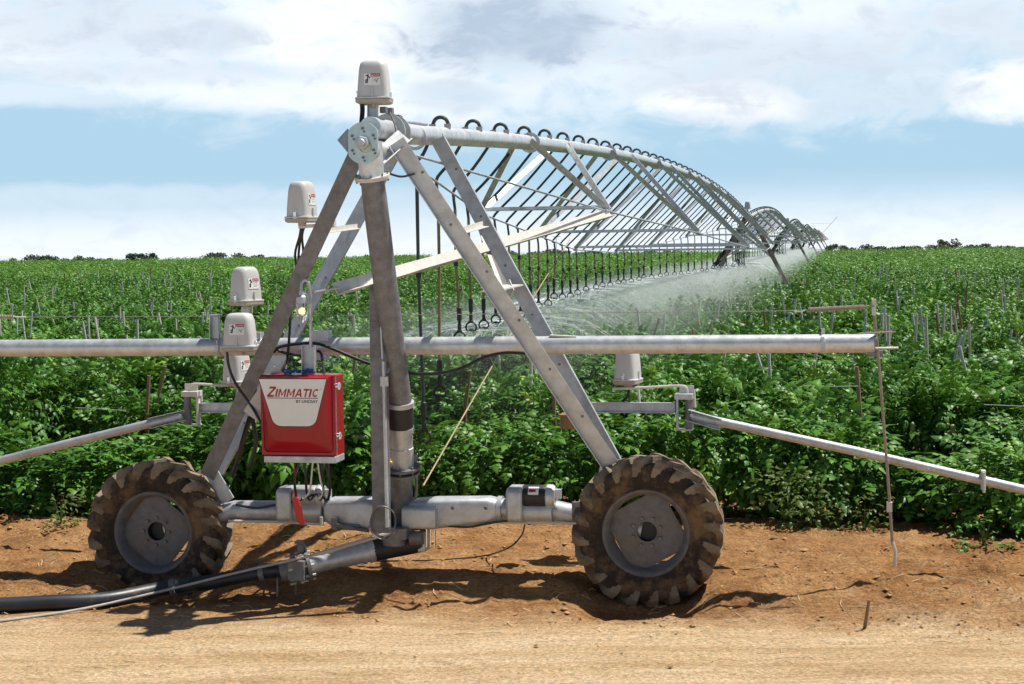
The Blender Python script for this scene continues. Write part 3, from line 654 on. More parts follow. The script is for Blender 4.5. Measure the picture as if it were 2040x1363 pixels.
mb = MB(); mb.bar(M(595, 452, -.45), M(664, 447, -.45), rect(.02, .03), Z); mb.mbox(M(662, 446, -.42), .06, .05, .06); obj('box_bracket', mb, CREAM, TOW)
# ------------------------------------------------------------------ red control panel
pn = -U; P0 = M(521.5, 909.5, -.55); PW = .655; PH = .69; PD = .25; sc = PW/1085
T = thing('control_panel', 'bright red control panel with a white name plate hanging on the tower', 'control panel', P0)
def PP(a, b, n=0): return P0+VV*a+Z*b+pn*n
def zq(x, y): return ((x-10)*sc, (1215-y)*sc+.012)
mb = MB(); mb.box(PP(PW/2, PH/2, -PD/2-.015), VV*(PW/2-.004), Z*(PH/2-.004), pn*(PD/2-.012)); obj('cabinet', mb, RED, T, bevel=.008)
def outline(tl, tr, br, bl, r, n=8):
    pts = [tl]
    for c, p0, p1 in ((bl, tl, br), (br, bl, tr)):
        c = V((*c, 0)); a = (V((*p0, 0))-c).normalized(); b = (V((*p1, 0))-c).normalized()
        A, B = c+a*r, c+b*r
        for k in range(n+1):
            t = k/n; q = A*(1-t)**2+c*2*t*(1-t)+B*t*t; pts.append((q.x, q.y))
    return pts+[tr]
base = outline(zq(30, 100), zq(1058, 100), zq(1062, 1172), zq(52, 1172), .05)
plat = outline(zq(38, 122), zq(1032, 122), zq(905, 1000), zq(200, 1000), .13)
mb = MB(); fr = outline((0, PH), (PW, PH), (PW, 0.012), (0, .012), .012)
mb.loft([[PP(a, b, -.02) for a, b in fr], [PP(a, b, -.003) for a, b in fr], [PP(a*.985+.005, b*.985+.005, .004) for a, b in fr], [PP(a, b, .004) for a, b in base], [PP(a, b, -.006) for a, b in base], [PP(*(V((*p, 0)).lerp(V((*q, 0)), .12)[:2]), .012) for p, q in zip(base, plat)], [PP(*(V((*p, 0)).lerp(V((*q, 0)), .9)[:2]), .078) for p, q in zip(base, plat)], [PP(a, b, .084) for a, b in plat]])
door = obj('door', mb, RED, T, angle=28)
mb = MB(); mb.prism([PP(a, b, .0845) for a, b in outline(zq(40, 130), zq(1030, 130), zq(848, 800), zq(248, 800), .075)], pn*.0012); obj('plate_border', mb, BLACK, T)
mb = MB(); mb.prism([PP(a, b, .0862) for a, b in outline(zq(48, 138), zq(1020, 138), zq(842, 789), zq(256, 789), .07)], pn*.0012); np_ = obj('name_plate', mb, WHITE, T)
def txt(name, s, x0, y0, x1, y1, m, shear, bold, sp=1.0):
    a0, b0 = zq(x0, y1); a1, b1 = zq(x1, y0)
    obj(name, text_mb(s, PP(a0, b0), VV, Z, pn, a1-a0, b1-b0, shear, bold, .0886, sp), m, np_)
GLY = {'Z': [[(0, 0), (0, .2), (.66, .8), (.05, .8), (.05, 1), (1, 1), (1, .8), (.34, .2), (.97, .2), (.97, 0)]], 'I': [[(0, 0), (0, 1), (1, 1), (1, 0)]],
       'M': [[(0, 0), (0, 1), (.2, 1), (.2, 0)], [(.8, 0), (.8, 1), (1, 1), (1, 0)], [(.2, 1), (.5, .36), (.5, .08), (.2, .70)], [(.5, .36), (.8, 1), (.8, .70), (.5, .08)]],
       'A': [[(0, 0), (.38, 1), (.5, 1), (.5, .78), (.22, 0)], [(.5, 1), (.62, 1), (1, 0), (.78, 0), (.5, .78)], [(.31, .22), (.37, .40), (.63, .40), (.69, .22)]],
       'T': [[(0, .8), (0, 1), (1, 1), (1, .8)], [(.38, 0), (.38, .8), (.62, .8), (.62, 0)]],
       'C': [[(.5+.5*math.cos(a)*q, .5+.5*math.sin(a)*(q+(.0 if q == 1 else .05))) for a, q in ((a0, 1), (a1, 1), (a1, .58), (a0, .58))] for a0, a1 in [(.75+k*.48, .75+k*.48+.48) for k in range(10)]]}
def glyph(name, ch, x0, x1, y0, y1):
    mb = MB(); a0, b0 = zq(x0, y1); a1, b1 = zq(x1, y0); hh = b1-b0
    for pg in GLY[ch]: mb.prism([PP(a0+(a1-a0)*x+.26*(y-.5)*hh, b0+hh*y, .0872) for x, y in pg], pn*.0012)
    obj(name, mb, INKRED, np_)
glyph('letter', 'Z', 178, 278, 240, 385)
for ch, x0, x1 in (('I', 288, 314), ('M', 330, 437), ('M', 454, 561), ('A', 574, 676), ('T', 682, 768), ('I', 776, 802), ('C', 820, 908)): glyph('letter', ch, x0, x1, 272, 385)
txt('byline', 'BY LINDSAY', 580, 425, 895, 466, BLACK, 0, .016); txt('trade_mark', 'TM', 925, 268, 958, 285, INKRED, .2, 0)
mb = MB(); a0, b0 = zq(165, 405); a1, b1 = zq(897, 396); mb.prism([PP(a, b, .0876) for a, b in ((a0, b0), (a1, b0), (a1, b1), (a0, b1))], pn*.001); obj('logo_rule', mb, BLACK, np_)
mb = MB(); mb.box(PP(PW/2+.01, -.022, -PD/2+.01), VV*(PW/2-.012), Z*.028, pn*(PD/2+.0)); obj('bottom_tray', mb, GALV, T, bevel=.004)
mb = MB(); mb.box(PP(PW+.001, PH*.5, -.022), VV*.004, Z*(PH*.48), pn*.003); obj('door_seam', mb, CHROME, T)
for zy in (245, 935):
    a, b = zq(1100, zy); c = PP(PW+.012, b, -.03); mb = MB(); mb.lathe([(0, .014), (.02, .012), (.024, 0), (.024, -.01)], c, VV, 14); mb.box(c+VV*.015, VV*.005, Z*.03, pn*.008); mb.tube([c+VV*.02+Z*.03, c+VV*.03, c+VV*.02-Z*.03], .005, 5); obj('latch', mb, CHROME, T)
mb = MB(); mb.bar(M(617, 752, -.40), M(617, 688, -.40), C(.115, .05, .006), nf); obj('hanger_post', mb, GALV, T)
mb = MB(); mb.bar(M(500, 830, -.3), M(560, 740, -.3), rect(.16, .008), nf); obj('back_plate', mb, CREAM, TOW)
mb = MB()
for x, z_, m_ in ((568, .0, 0), (583, .012, 0), (596, .006, 0), (608, .014, 0), (617, .008, 0)):
    c = PP((x-521)/232, PH+.006+z_, -.12); mb.tube([c-VV*.03, c+Z*.015, c+VV*.035-U*.02], .012, 6); mb.ball(c+Z*.012, .017, 7, 4)
tag(obj('blue_rag', mb, BLUE), 'crumpled blue scraps lying on top of the red control panel', 'scraps')
# ------------------------------------------------------------------ caged lamp
T = thing('caged_lamp', 'lit bulb in a wire guard hanging from a curved conduit above the red panel', 'lamp', M(602, 643, -.46))
mb = MB(); mb.tube(smooth_pts([M(619, 692, -.42), M(619, 640, -.42), M(619.5, 585, -.42), M(616, 566, -.43), M(608, 558, -.44), M(601, 565, -.45), M(600, 580, -.46)], 6), .0125, 10); mb.tube([M(619, 612, -.42), M(619, 604, -.42)], .018, 8); obj('conduit', mb, GALV, T)
c = M(601.5, 600, -.46)
mb = MB(); mb.lathe([(0, .085), (.02, .085), (.026, .05), (.046, .035), (.05, 0), (.05, -.018), (0, -.018)], c, Z, 20); obj('cap', mb, GALV, T)
GLASS, nt, N, K, B = node_mat('lamp glass'); B.inputs['Transmission Weight'].default_value = 1; B.inputs['Roughness'].default_value = .05; B.inputs['IOR'].default_value = 1.1; B.inputs['Base Color'].default_value = (.95, .92, .85, 1)
mb = MB(); mb.lathe([(.044, -.018), (.047, -.06), (.045, -.12), (.034, -.16), (.012, -.18), (0, -.181)], c, Z, 20); obj('glass', mb, GLASS, T)
GLOW, nt, N, K, B = node_mat('lit bulb'); B.inputs['Base Color'].default_value = (.9, .75, .5, 1); B.inputs['Emission Color'].default_value = (1, .72, .35, 1); B.inputs['Emission Strength'].default_value = 1.6
mb = MB(); mb.ball(c-Z*.085, .027, 12, 8, V((1, 1, 1.25))); obj('bulb', mb, GLOW, T)
mb = MB()
for k in range(8):
    t = k*math.pi/4; a = VV*math.cos(t)+U*math.sin(t); mb.tube([c+a*.051-Z*.01, c+a*.054-Z*.08, c+a*.05-Z*.13, c+a*.035-Z*.175, c+a*.01-Z*.195], .003, 5)
for z_ in (-.055, -.11): mb.tube([c+(VV*math.cos(t)+U*math.sin(t))*.054+Z*z_ for t in [k*math.pi/12 for k in range(25)]], .003, 5)
obj('wire_guard', mb, GALV, T)
# ------------------------------------------------------------------ guide pipe, wire, hanging rod
gl, gr = M(-700, 698, .06), M(1742, 684, .06)
T = thing('guide_pipe', 'long horizontal galvanised pipe across the tower reaching out to the right', 'pipe', (gl+gr)/2)
gd = (gr-gl).normalized()
def gp(px): q = M(px, 690, .06); return gl+gd*(q-gl).dot(gd)
obj('pipe', MB().tube([gl, gl.lerp(gr, .3), gl.lerp(gr, .6), gr], .077, 28), GALVP, T)
def clampband(px, r0=.077):
    c = gp(px); mb = MB(); mb.lathe([(.07, -.014), (r0+.007, -.014), (r0+.007, .014), (.07, .014)], c, gd, 28); mb.mbox(c+Z*(r0+.02), .05, .03, .05); mb.mbox(c-U*(r0+.012), .03, .03, .05)
    mb.tube([c-U*(r0+.012)-Z*.05, c-U*(r0+.012)+Z*.06], .007, 6); obj('pipe_clamp', mb, GALV, T)
clampband(440); clampband(1640)
mb = MB(); c = gp(433); mb.bar(c+Z*.05-VV*.01, c+Z*.28-VV*.01, C(.085, .05, .006), nf); mb.mbox(c+Z*.285-VV*.01, .06, .1, .012); pieces('pipe_saddle', mb, GALV, T)
mb = MB(); c = gp(642); mb.mbox(c+Z*.09, .12, .14, .1); mb.mbox(c-Z*.085, .1, .1, .06); pieces('pipe_saddle', mb, GALV, T)
mb = MB(); c = gp(512); mb.mbox(c+Z*.1, .1, .1, .06); pieces('pipe_saddle', mb, GALV, T)
mb = MB(); c = gp(1115); mb.bar(c+Z*.082-VV*.08, c+Z*.07+VV*.15, rect(.08, .012), Z); obj('pipe_saddle', mb, CREAM, T)
mb = MB(); mb.lathe([(0, 0), (.082, 0), (.082, .02), (0, .02)], gr, gd, 24); mb.mbox(gr-Z*.085+VV*.01, .06, .12, .05); obj('end_plate', mb, WEATH_SHADE, T)
ur = .02
T = thing('hanging_rod', 'thin straight rod hanging from the right end of the guide pipe', 'rod', M(1783, 1128, ur))
obj('rod', MB().tube([M(1740, 604, ur-.02), M(1748, 690, ur), M(1757, 800, ur), M(1768, 940, ur), M(1778, 1085, ur)], .0125, 10), SPRING, T)
obj('rod_tip', MB().tube([M(1778, 1080, ur), M(1784, 1098, ur), M(1782, 1128, ur)], .014, 8), CREAM, T)
obj('cross_pin', MB().tube([M(1713, 664, ur-.1), M(1784, 661, ur-.1)], .006, 6), SPRING, T); obj('cross_pin', MB().tube([M(1744, 694, ur-.1), M(1790, 693, ur-.1)], .01, 6), GALV, T)
mb = MB(); mb.mbox(M(1772, 1010, ur), .04, .045, .08); mb.mbox(M(1741, 612, ur-.02), .05, .035, .13); obj('rod_clamp', mb, CREAM, T)
T = thing('tension_wire', 'thin wire with a coil spring at each end stretched above the guide pipe', 'wire', M(850, 628, .0))
def helix(a, b, r, turns, wr):
    a = V(a); b = V(b); dd = (b-a); x = dd.orthogonal().normalized(); y = dd.normalized().cross(x); n = turns*8
    return MB().tube([a+dd*(k/n)+(x*math.cos(k*math.pi/4)+y*math.sin(k*math.pi/4))*r for k in range(n+1)], wr, 5)
s0, s1 = M(1611, 617.5, -.03), M(1722, 611.5, -.03)
obj('spring', helix(s0, s1, .016, 46, .0045), SPRING, T); obj('spring_hook', MB().tube([s1, M(1730, 609, -.03), M(1742, 611, -.03)], .006, 6), SPRING, T)
obj('spring', helix(M(-140, 633, -.03), M(26, 631.5, -.03), .016, 56, .0045), SPRING, T)
obj('wire', MB().tube([M(26, 631.5, -.03), M(400, 630, .0), M(850, 627, .0), M(1580, 619, -.03), s0], .0034, 5), WIRE, T)
mb = MB(); mb.tube([M(1582, 620, -.03), M(1594, 621, -.03), M(1604, 618, -.03)], .006, 6); mb.tube([M(26, 631, -.03), M(52, 632, -.03)], .007, 6); pieces('turnbuckle', mb, CREAM, T)
# ------------------------------------------------------------------ feeler arms
def arm(label, chan, hinge, sleeve, tube, rod, post, clamp=None, sgn=1):
    T = thing('feeler_arm', label, 'arm', chan[1], 'jointed arms either side of the tower')
    obj('channel', MB().bar(chan[0], chan[1], C(.092, .05, .006), nf), GALV, T)
    mb = MB(); h = hinge
    mb.mbox(h+VV*-.06*sgn+Z*0, .07, .018, .30); mb.mbox(h-VV*.0*sgn+Z*.145, .13, .16, .05); mb.mbox(h+Z*-.15, .09, .15, .014); mb.mbox(h+Z*.20-U*-.04+VV*.02*sgn, .012, .13, .07); obj('hinge_bracket', mb, CREAM if sgn < 0 else GALV, T, bevel=.003)
    mb = MB(); mb.tube([h+VV*.045*sgn-Z*.14, h+VV*.045*sgn+Z*.13], .034, 14); mb.mbox(h+VV*.045*sgn-Z*.08, .07, .06, .1); obj('pivot_post', mb, WEATH_SHADE, T)
    mb = MB(); mb.bar(sleeve[0], sleeve[1], C(.10, .06, .006), nf); mb.tube([sleeve[0]-U*.07+VV*.04*sgn, sleeve[0]+U*.05+VV*.04*sgn], .016, 8); obj('arm_sleeve', mb, GALV, T)
    obj('arm_tube', MB().tube(tube, .04, 16), GALV, T)
    obj('bent_rod', MB().tube(smooth_pts(rod, 4), .0125, 8), CREAM, T)
    obj('stay', MB().tube(post, .014, 8), CREAM, T)
    if clamp:
        mb = MB(); mb.mbox(clamp, .1, .035, .16); mb.tube([clamp-U*.06+Z*.07, clamp-U*.06-Z*.1], .012, 6); obj('arm_clamp', mb, CREAM, T)
arm('jointed arm sloping down to the lower right edge of the view', (M(1168, 811, 0.86), M(1345, 812, 0.86)), M(1363, 822, 0.82), (M(1370, 826, 0.80), M(1437, 845, 0.77)), [M(1380, 829, 0.78), M(1700, 898, 0.67), M(2450, 1070, 0.50)], [M(1220, 775, 0.82), M(1290, 772, 0.82), M(1352, 769, 0.82), M(1367, 773, 0.82), M(1369, 787, 0.82)], [M(1382, 776, 0.88), M(1384, 812, 0.88)], M(1959, 956, 0.59))
arm('jointed arm sloping down to the lower left edge of the view', (M(505, 812, 0.86), M(398, 812, 0.86)), M(383, 815, 0.82), (M(372, 826, 0.80), M(300, 843, 0.77)), [M(365, 828, 0.78), M(150, 880, 0.67), M(-420, 1025, 0.50)], [M(480, 768, 0.82), M(440, 768, 0.82), M(392, 765, 0.82), M(379, 769, 0.82), M(378, 783, 0.82)], [M(400, 782, 0.88), M(401, 800, 0.88)], None, -1)
mb = MB(); mb.tube([M(1253, 770, 0.96), M(1251, 790, 0.94), M(1240, 800, 0.92)], .014, 8); tag(obj('power_cable', mb, CABLE), 'short black cable under the right hand switch box', 'cable')
mb = MB(); mb.tube([M(1271, 762, 0.94), M(1274, 803, 0.92)], .012, 8); mb.bar(M(478, 770, 0.96), M(476, 805, 0.96), rect(.05, .03), U); pieces('box_stay', mb, CREAM, TOW)
mb = MB(); mb.mbox(M(1133, 840, .6), .14, .13, .12); mb.bar(M(1117, 826, .55), M(1150, 826, .55), rect(.2, .015), Z); o = obj('wooden_box', mb, WOODB); tag(o, 'small brown wooden box just behind the right tower leg', 'box')
# ------------------------------------------------------------------ inlet pipe, hose, cords
T = thing('inlet_pipe', 'galvanised inlet pipe with bolted flange lying between the hose and the tower', 'pipe', M(700, 1110, -.3))
i0, i1, i2, i3 = M(842, 1079, -.12), M(790, 1088, -.16), M(738, 1098, -.22), M(612, 1128, -.46)
obj('steel_pipe', MB().tube([i2+VV*.02, i2.lerp(i3, .45), i2.lerp(i3, .5), i3], [.085, .085, .076, .076], 22), GALV, T)
obj('rubber_sleeve', MB().tube([i0, i1, i2], [.088, .094, .094], 22), RUBBER, T)
mb = MB(); dd = (i3-i2).normalized(); mb.tube([i2-dd*.03, i2+dd*.02], .1, 20); mb.tube([i2+dd*.05, i2+dd*.08], .097, 20); pieces('clamp_band', mb, GALV, T)
mb = MB(); mb.lathe([(.07, -.02), (.14, -.02), (.14, .01), (.07, .01)], i3, dd, 26); mb.lathe([(.07, -.02), (.14, -.02), (.14, .01), (.07, .01)], i3+dd*.11, dd, 26); mb.lathe([(.0, 0), (.09, 0), (.09, .2), (.07, .24), (0, .24)], i3+dd*.0, dd, 24)
mb.mbox(i3+dd*.05+Z*.17, .06, .05, .12); mb.mbox(i3+dd*.05-U*.1, .1, .14, .16); obj('flange', mb, WEATH_SHADE, T)
mb = MB()
for k in range(8):
    t = k*math.pi/4+.2; a = dd.orthogonal().normalized(); b = dd.cross(a); p = i3+(a*math.cos(t)+b*math.sin(t))*.118; mb.tube([p-dd*.05, p+dd*.17], .011, 6)
pieces('flange_bolt', mb, CREAM, T)
mb = MB()
for k in range(9):
    q = M(560+9*k, 1118-2.2*k+4*math.sin(k*1.3), -.66); a = (VV if k % 2 else Z); mb.tube([q+VV*math.cos(t)*.022+(Z if k % 2 else U)*math.sin(t)*.014 for t in [i*math.pi/4 for i in range(9)]], .005, 5)
obj('chain', mb, WEATH_SHADE, T)
mb = MB(); mb.tube(smooth_pts([M(610, 1100, -.5), M(606, 1085, -.52), M(596, 1078, -.52), M(588, 1082, -.52)], 4), .012, 7); mb.mbox(M(601, 1092, -.5), .05, .05, .06); obj('coupling_lever', mb, WEATH_SHADE, T)
mb = MB(); mb.mbox(i3.lerp(i2, .35)+Z*.08, .05, .07, .05); mb.tube([i3.lerp(i2, .35)+Z*.09, i3.lerp(i2, .35)+Z*.16], .014, 8); obj('air_valve', mb, BRASS, T)
mb = MB(); mb.tube([M(553, 1140, -.5), M(552, 1195, -.55)], .008, 6); mb.tube([M(590, 1150, -.5), M(589, 1185, -.5)], .008, 6); pieces('support_pin', mb, STAIN, T)
T = thing('feed_hose', 'thick black water hose snaking over the dirt in front of the left tyre', 'hose', G(200, 1190))
hp = [i3+dd*.2, M(540, 1137, -.55), M(430, 1158, -.62), M(330, 1172, -.66), G(215, 1194, .068), G(110, 1200, .068), G(0, 1206, .068), G(-160, 1212, .068)]
obj('hose', MB().tube(smooth_pts(hp, 8), .064, 22), HOSE, T)
mb = MB()
for px, q in ((522, M(522, 1141, -.56)), (345, M(345, 1169, -.655))): mb.lathe([(.06, -.022), (.071, -.022), (.071, .022), (.06, .022)], q, (hp[1]-hp[3]).normalized(), 22)
pieces('hose_clamp', mb, WEATH_SHADE, T)
mb = MB(); mb.tube(smooth_pts([M(785, 1060, -.42), M(700, 1084, -.56), M(640, 1102, -.66), M(480, 1139, -.74), M(330, 1176, -.82), G(160, 1214, .03), G(0, 1237, .015), G(-120, 1250, .015)], 6), [.018]*13+[.011]*30, 8); tag(obj('pull_cable', mb, mat('grey cord', (.42, .39, .34), .6)), 'thin grey cord running beside the black hose from the mast foot', 'cord')
def cable(label, pts, r=.012, m=CABLE, name='power_cable', group=None):
    return tag(obj(name, MB().tube(smooth_pts(pts, 6), r, 8), m), label, 'cable', group)
cable('black cable sagging from the left leg behind the riser to the right leg', [M(545, 702, -.2), M(556, 692, -.2), M(585, 686, -.17), M(625, 684, -.14), M(660, 694, -.14), M(740, 726, -.14), M(815, 743, -.14), M(870, 744, -.14), M(920, 733, -.14), M(965, 712, -.14), M(1005, 703, -.16), M(1050, 704, -.2)], .0135)
cable('black cable looping from the left leg to the top of the red panel', [M(548, 690, -.15), M(560, 701, -.14), M(600, 708, -.12), M(635, 700, -.12), M(643, 722, -.2), M(646, 748, -.42)], .012)
cable('black cable drooping from the labelled box in front of the guide pipe', [M(452, 700, -.24), M(456, 730, -.24), M(470, 765, -.26), M(498, 805, -.3), M(522, 845, -.36)], .012)
for i, ox in enumerate((0, 4, 8)):
    cable(['outer', 'middle', 'inner'][i]+' of the three black cables falling from the box against the sky', [M(600+ox, 446, -.44), M(597+ox*.6, 470, -.43), M((588, 595, 604)[i], 505, -.36), M(590+ox, 545, -.32), M(574+ox*.5, 590, -.26), M(555+ox*.4, 640, -.2), M(538+ox*.3, 680, -.15)], .0105, group='three cables beside the left leg')
cable('black cable hanging straight down beside the lamp', [M(579, 600, -.12), M(577, 660, -.12), M(573, 710, -.12), M(568, 742, -.3)], .012)
cable('short black cable below the topmost switch box', [M(721, 205, -.66), M(722, 222, -.68), M(719, 255, -.8)], .02)
cable('thin black cable from the riser flange to the right leg', [M(775, 346, -.7), M(800, 352, -.66), M(826, 346, -.6)], .009)
cable('black cable twisting behind the left leg above the tyre', [M(503, 745, .0), M(508, 790, .0), M(503, 830, -.02), M(510, 880, .02), M(498, 930, .05)], .02)
cable('black cable dropping to the beam next to the left tyre', [M(498, 830, .0), M(486, 870, .0), M(474, 915, .02), M(462, 950, .05)], .022)
for i, (x, d_) in enumerate(((597, -8), (606, 5), (640, 4), (648, 9), (655, 2))):
    cable(['leftmost', 'second', 'middle', 'fourth', 'rightmost'][i]+' black cable looping under the red panel', [M(x, 922, -.42), M(x-2+d_, 950, -.42), M(x+d_, 980, -.36), M(x+d_+(6 if i < 2 else -6), 996, -.3), M(625+4*i, 985, -.2)], .011, group='cables looping under the red panel')
for i, x in enumerate((623, 633)):
    cable(['left', 'right'][i]+' of the two white cables looping under the red panel', [M(x, 922, -.44), M(x-3+8*i, 955, -.44), M(x-6+16*i, 978, -.38), M(x-18+22*i, 994, -.32), M(x-22+24*i, 985, -.2)], .008, WCABLE, group='cables looping under the red panel')
cable('thin dark cord drooping from the beam to the dirt right of the tower', [M(1046, 1045, -.1), M(1038, 1068, -.1), M(1012, 1092, -.1), G(960, 1108, .02), G(860, 1116, .02), G(750, 1118, .02)], .007, name='cord')
cable('straight tan rope running down from the truss to the ground behind the riser', [M(1135, 478, 14), M(1060, 597, 9.0), M(985, 722, 4.5), M(843, 968, .75)], .008, ROPE, 'rope')
mb = MB(); mb.loft([rr(M(x, y, -.36), w, .012, VV, U, .005) for x, y, w in ((588, 990, .03), (589, 994, .055), (595, 1020, .07), (600, 1040, .065), (602, 1046, .03))]); mb.tube([M(586, 925, -.4), M(587, 992, -.36)], .005, 6); tag(obj('red_tag', mb, REDTAG), 'red paddle shaped tag dangling below the red panel', 'tag')
# ================================================================== leafy things
def leaf_tris(vs, fs, tints, base, dirv, upv, size, tint, nl=3, curl=.5):
    """compound leaf: a rachis along dirv with nl leaflet pairs and an end leaflet, each two tris folded on its midrib"""
    d = dirv/np.linalg.norm(dirv); s = np.cross(d, upv); s /= max(1e-6, np.linalg.norm(s)); n = np.cross(s, d)
    def leaflet(b, ax, L_, w):
        k = len(vs); side = np.cross(ax, n); side /= max(1e-6, np.linalg.norm(side))
        tip = b+ax*L_-n*L_*curl*.5; mid = b+ax*L_*.5+n*L_*.05
        vs.extend([b, mid+side*w-n*w*.35, tip, mid-side*w-n*w*.35, mid]); fs.extend([(k, k+1, k+4), (k+1, k+2, k+4), (k+2, k+3, k+4), (k+3, k, k+4)]); tints.extend([tint]*5)
    for j in range(nl):
        f = .3+.55*j/max(1, nl-1 if nl > 1 else 1); b = base+d*size*f-n*size*curl*.35*f*f
        for sg in (-1, 1): leaflet(b, d*.45+s*sg*.85-n*curl*.3, size*.36*(1-.15*j), size*.11)
    leaflet(base+d*size*.8-n*size*curl*.28, d-n*curl*.5, size*.45, size*.13)
def plant_mesh(name, n, size, seed, nl=3, h=1.0, r=.42, mats=(LEAF,), low=.1, fruit=6, pw=.75, droop=0.0):
    rs = np.random.default_rng(seed); vs = []; fs = []; tints = []
    lobes = [(rs.uniform(-.22, .22), rs.uniform(-.2, .2), rs.uniform(.72, 1.08), rs.uniform(.5, .8)) for _ in range(5)]
    for i in range(n):
        lx, ly, lh, lr = lobes[rs.integers(5)]
        t = rs.random()**pw; z = low+(h*lh-low)*t
        rad = r*lr*(.30+1.15*(t/.78)**1.1 if t < .78 else 1.45-3.6*(t-.78))*rs.uniform(.45, 1.05); a = rs.uniform(0, 2*math.pi)
        b = np.array([lx+rad*math.cos(a)*.75, ly+rad*math.sin(a)*.75, z])
        d = np.array([math.cos(a), math.sin(a), rs.uniform(-.55, .55)+(.9 if t > .82 else -droop)])+rs.normal(0, .35, 3)
        leaf_tris(vs, fs, tints, b, d, np.array([0, 0, 1.0])+rs.normal(0, .3, 3), size*rs.uniform(.7, 1.3), float(np.clip(rs.normal(.45, .24)+.2*(1-t)*(rs.random() < .12)*3, 0, 1)), nl, rs.uniform(.3, 1.0))
    nleaf = len(fs)
    for k in range(fruit):
        a = rs.uniform(0, 6.28); c = np.array([math.cos(a)*r*.8, math.sin(a)*r*.8, rs.uniform(.2, .7)*h]); rr_ = rs.uniform(.025, .036); b = len(vs)
        ph = [(0, 0, 1)]+[(math.cos(q)*math.sin(p), math.sin(q)*math.sin(p), math.cos(p)) for p in (.8, 1.57, 2.35) for q in [j*math.pi/3 for j in range(6)]]+[(0, 0, -1)]
        vs.extend([c+np.array(q)*rr_ for q in ph]); tints.extend([.5]*len(ph))
        for j in range(6): fs.append((b, b+1+j, b+1+(j+1) % 6)); fs.append((b+13+j, b+19, b+13+(j+1) % 6))
        for q in (0, 6):
            for j in range(6): fs.append((b+1+q+j, b+7+q+j, b+7+q+(j+1) % 6, b+1+q+(j+1) % 6))
    me = bpy.data.meshes.new(name); me.from_pydata([tuple(v) for v in vs], [], fs)
    at = me.attributes.new('tint', 'FLOAT', 'POINT'); at.data.foreach_set('value', np.array(tints, np.float32))
    for m in mats: me.materials.append(m)
    if fruit:
        me.materials.append(FRUIT); mi = np.zeros(len(fs), np.int32); mi[nleaf:] = len(mats); me.polygons.foreach_set('material_index', mi)
    me.shade_smooth(); return me
PLANTS = bpy.data.collections.new('plant_library')          # only read by the crop's node group, never linked to the scene
def lib(name, me): o = bpy.data.objects.new(name, me); return o
libs = []
for s in range(6): libs.append(lib('near_plant', plant_mesh('near_plant', 235, .225, 100+s, 3, 1.0, .58, low=.10, fruit=4, pw=.46, droop=.55)))
for s in range(4): libs.append(lib('mid_plant', plant_mesh('mid_plant', 110, .27, 200+s, 2, 1.0, .60, low=.12, fruit=0, pw=.5)))
for s in range(3): libs.append(lib('far_plant', plant_mesh('far_plant', 44, .40, 300+s, 1, 1.0, .60, low=.3, fruit=0)))
HOLES = []          # spots where plants have died and one looks into the dark between the rows
for hx, hy, hr in ((1830, 890, .95), (1640, 775, .8), (880, 880, .8), (150, 872, .8), (1215, 885, .6), (640, 840, .7), (1925, 760, .7), (360, 800, .6), (1480, 800, .6)):
    q = G(hx, hy, .55); q.z = 0; HOLES.append((q, hr))
pts = []
ROW = 1.5; UF = 3.2+.35
u = UF; row = 0
EV, EU = [-9, -4.5, -1, 2.5, 5, 9], [1.7, 2.15, 2.75, 3.2, 2.3, 1.7]
while u < 252:
    D = 14+u; half = .34*D*1.12+3.5; step = (.33 if row < 3 else .42) if u < 30 else (.55 if u < 80 else .8)
    vc = -.2*u      # the view axis drifts left of the pipe line
    v = vc-half
    while v < vc+half:
        v += step*random.uniform(.8, 1.2); uu = u+random.gauss(0, .09)+ (float(np.interp(v, EV, EU))-3.2)*max(0, 1-row/7)+(0 if row else .15*math.sin(v*1.9)+.1*math.sin(v*4.3))
        p = MP(uu, v, 0)
        hgt = float((.60 if u < 50 else .52)+.90*fbm(np.array(p.x*.45+40), np.array(p.y*.45), 3)); gap = float(fbm(np.array(p.x*.55+7), np.array(p.y*.55+3), 3))
        if gap > ((.64 if row < 3 else .60) if u < 45 else .66): 
            if random.random() < .75: continue
        if random.random() < .035: continue
        if any((p-q).length < hr for q, hr in HOLES): continue
        kind = random.randrange(6) if u < 32 else (6+random.randrange(4) if u < 85 else 10+random.randrange(3))
        w = random.uniform(.85, 1.2) if u < 85 else random.uniform(1.05, 1.5)
        if row == 0: hgt *= random.uniform(.8, 1.0)*(.85 if math.sin(v*1.3+1) > .4 else 1)
        pts.append((p.x, p.y, gz(p)-.03, random.uniform(0, 6.283), w, hgt*random.uniform(.82, 1.16), kind))
    u += (ROW if u < 70 else 1.25)*random.uniform(.96, 1.04); row += 1
A = np.array(pts, np.float32)
me = bpy.data.meshes.new('tomato_crop'); me.from_pydata(A[:, :3].tolist(), [], [])
for nm, arr, ty in (('rot', A[:, 3], 'FLOAT'), ('wid', A[:, 4], 'FLOAT'), ('hgt', A[:, 5], 'FLOAT'), ('kind', A[:, 6].astype(np.int32), 'INT')):
    at = me.attributes.new(nm, ty, 'POINT'); at.data.foreach_set('value', np.ascontiguousarray(arr))
crop = bpy.data.objects.new('tomato_crop', me); COL.objects.link(crop); crop['kind'] = 'stuff'
ng = bpy.data.node_groups.new('scatter', 'GeometryNodeTree')
ng.interface.new_socket('Geometry', in_out='INPUT', socket_type='NodeSocketGeometry'); ng.interface.new_socket('Geometry', in_out='OUTPUT', socket_type='NodeSocketGeometry')
N = ng.nodes; K = ng.links
gi = N.new('NodeGroupInput'); go = N.new('NodeGroupOutput'); iop = N.new('GeometryNodeInstanceOnPoints'); m2p = N.new('GeometryNodeMeshToPoints')
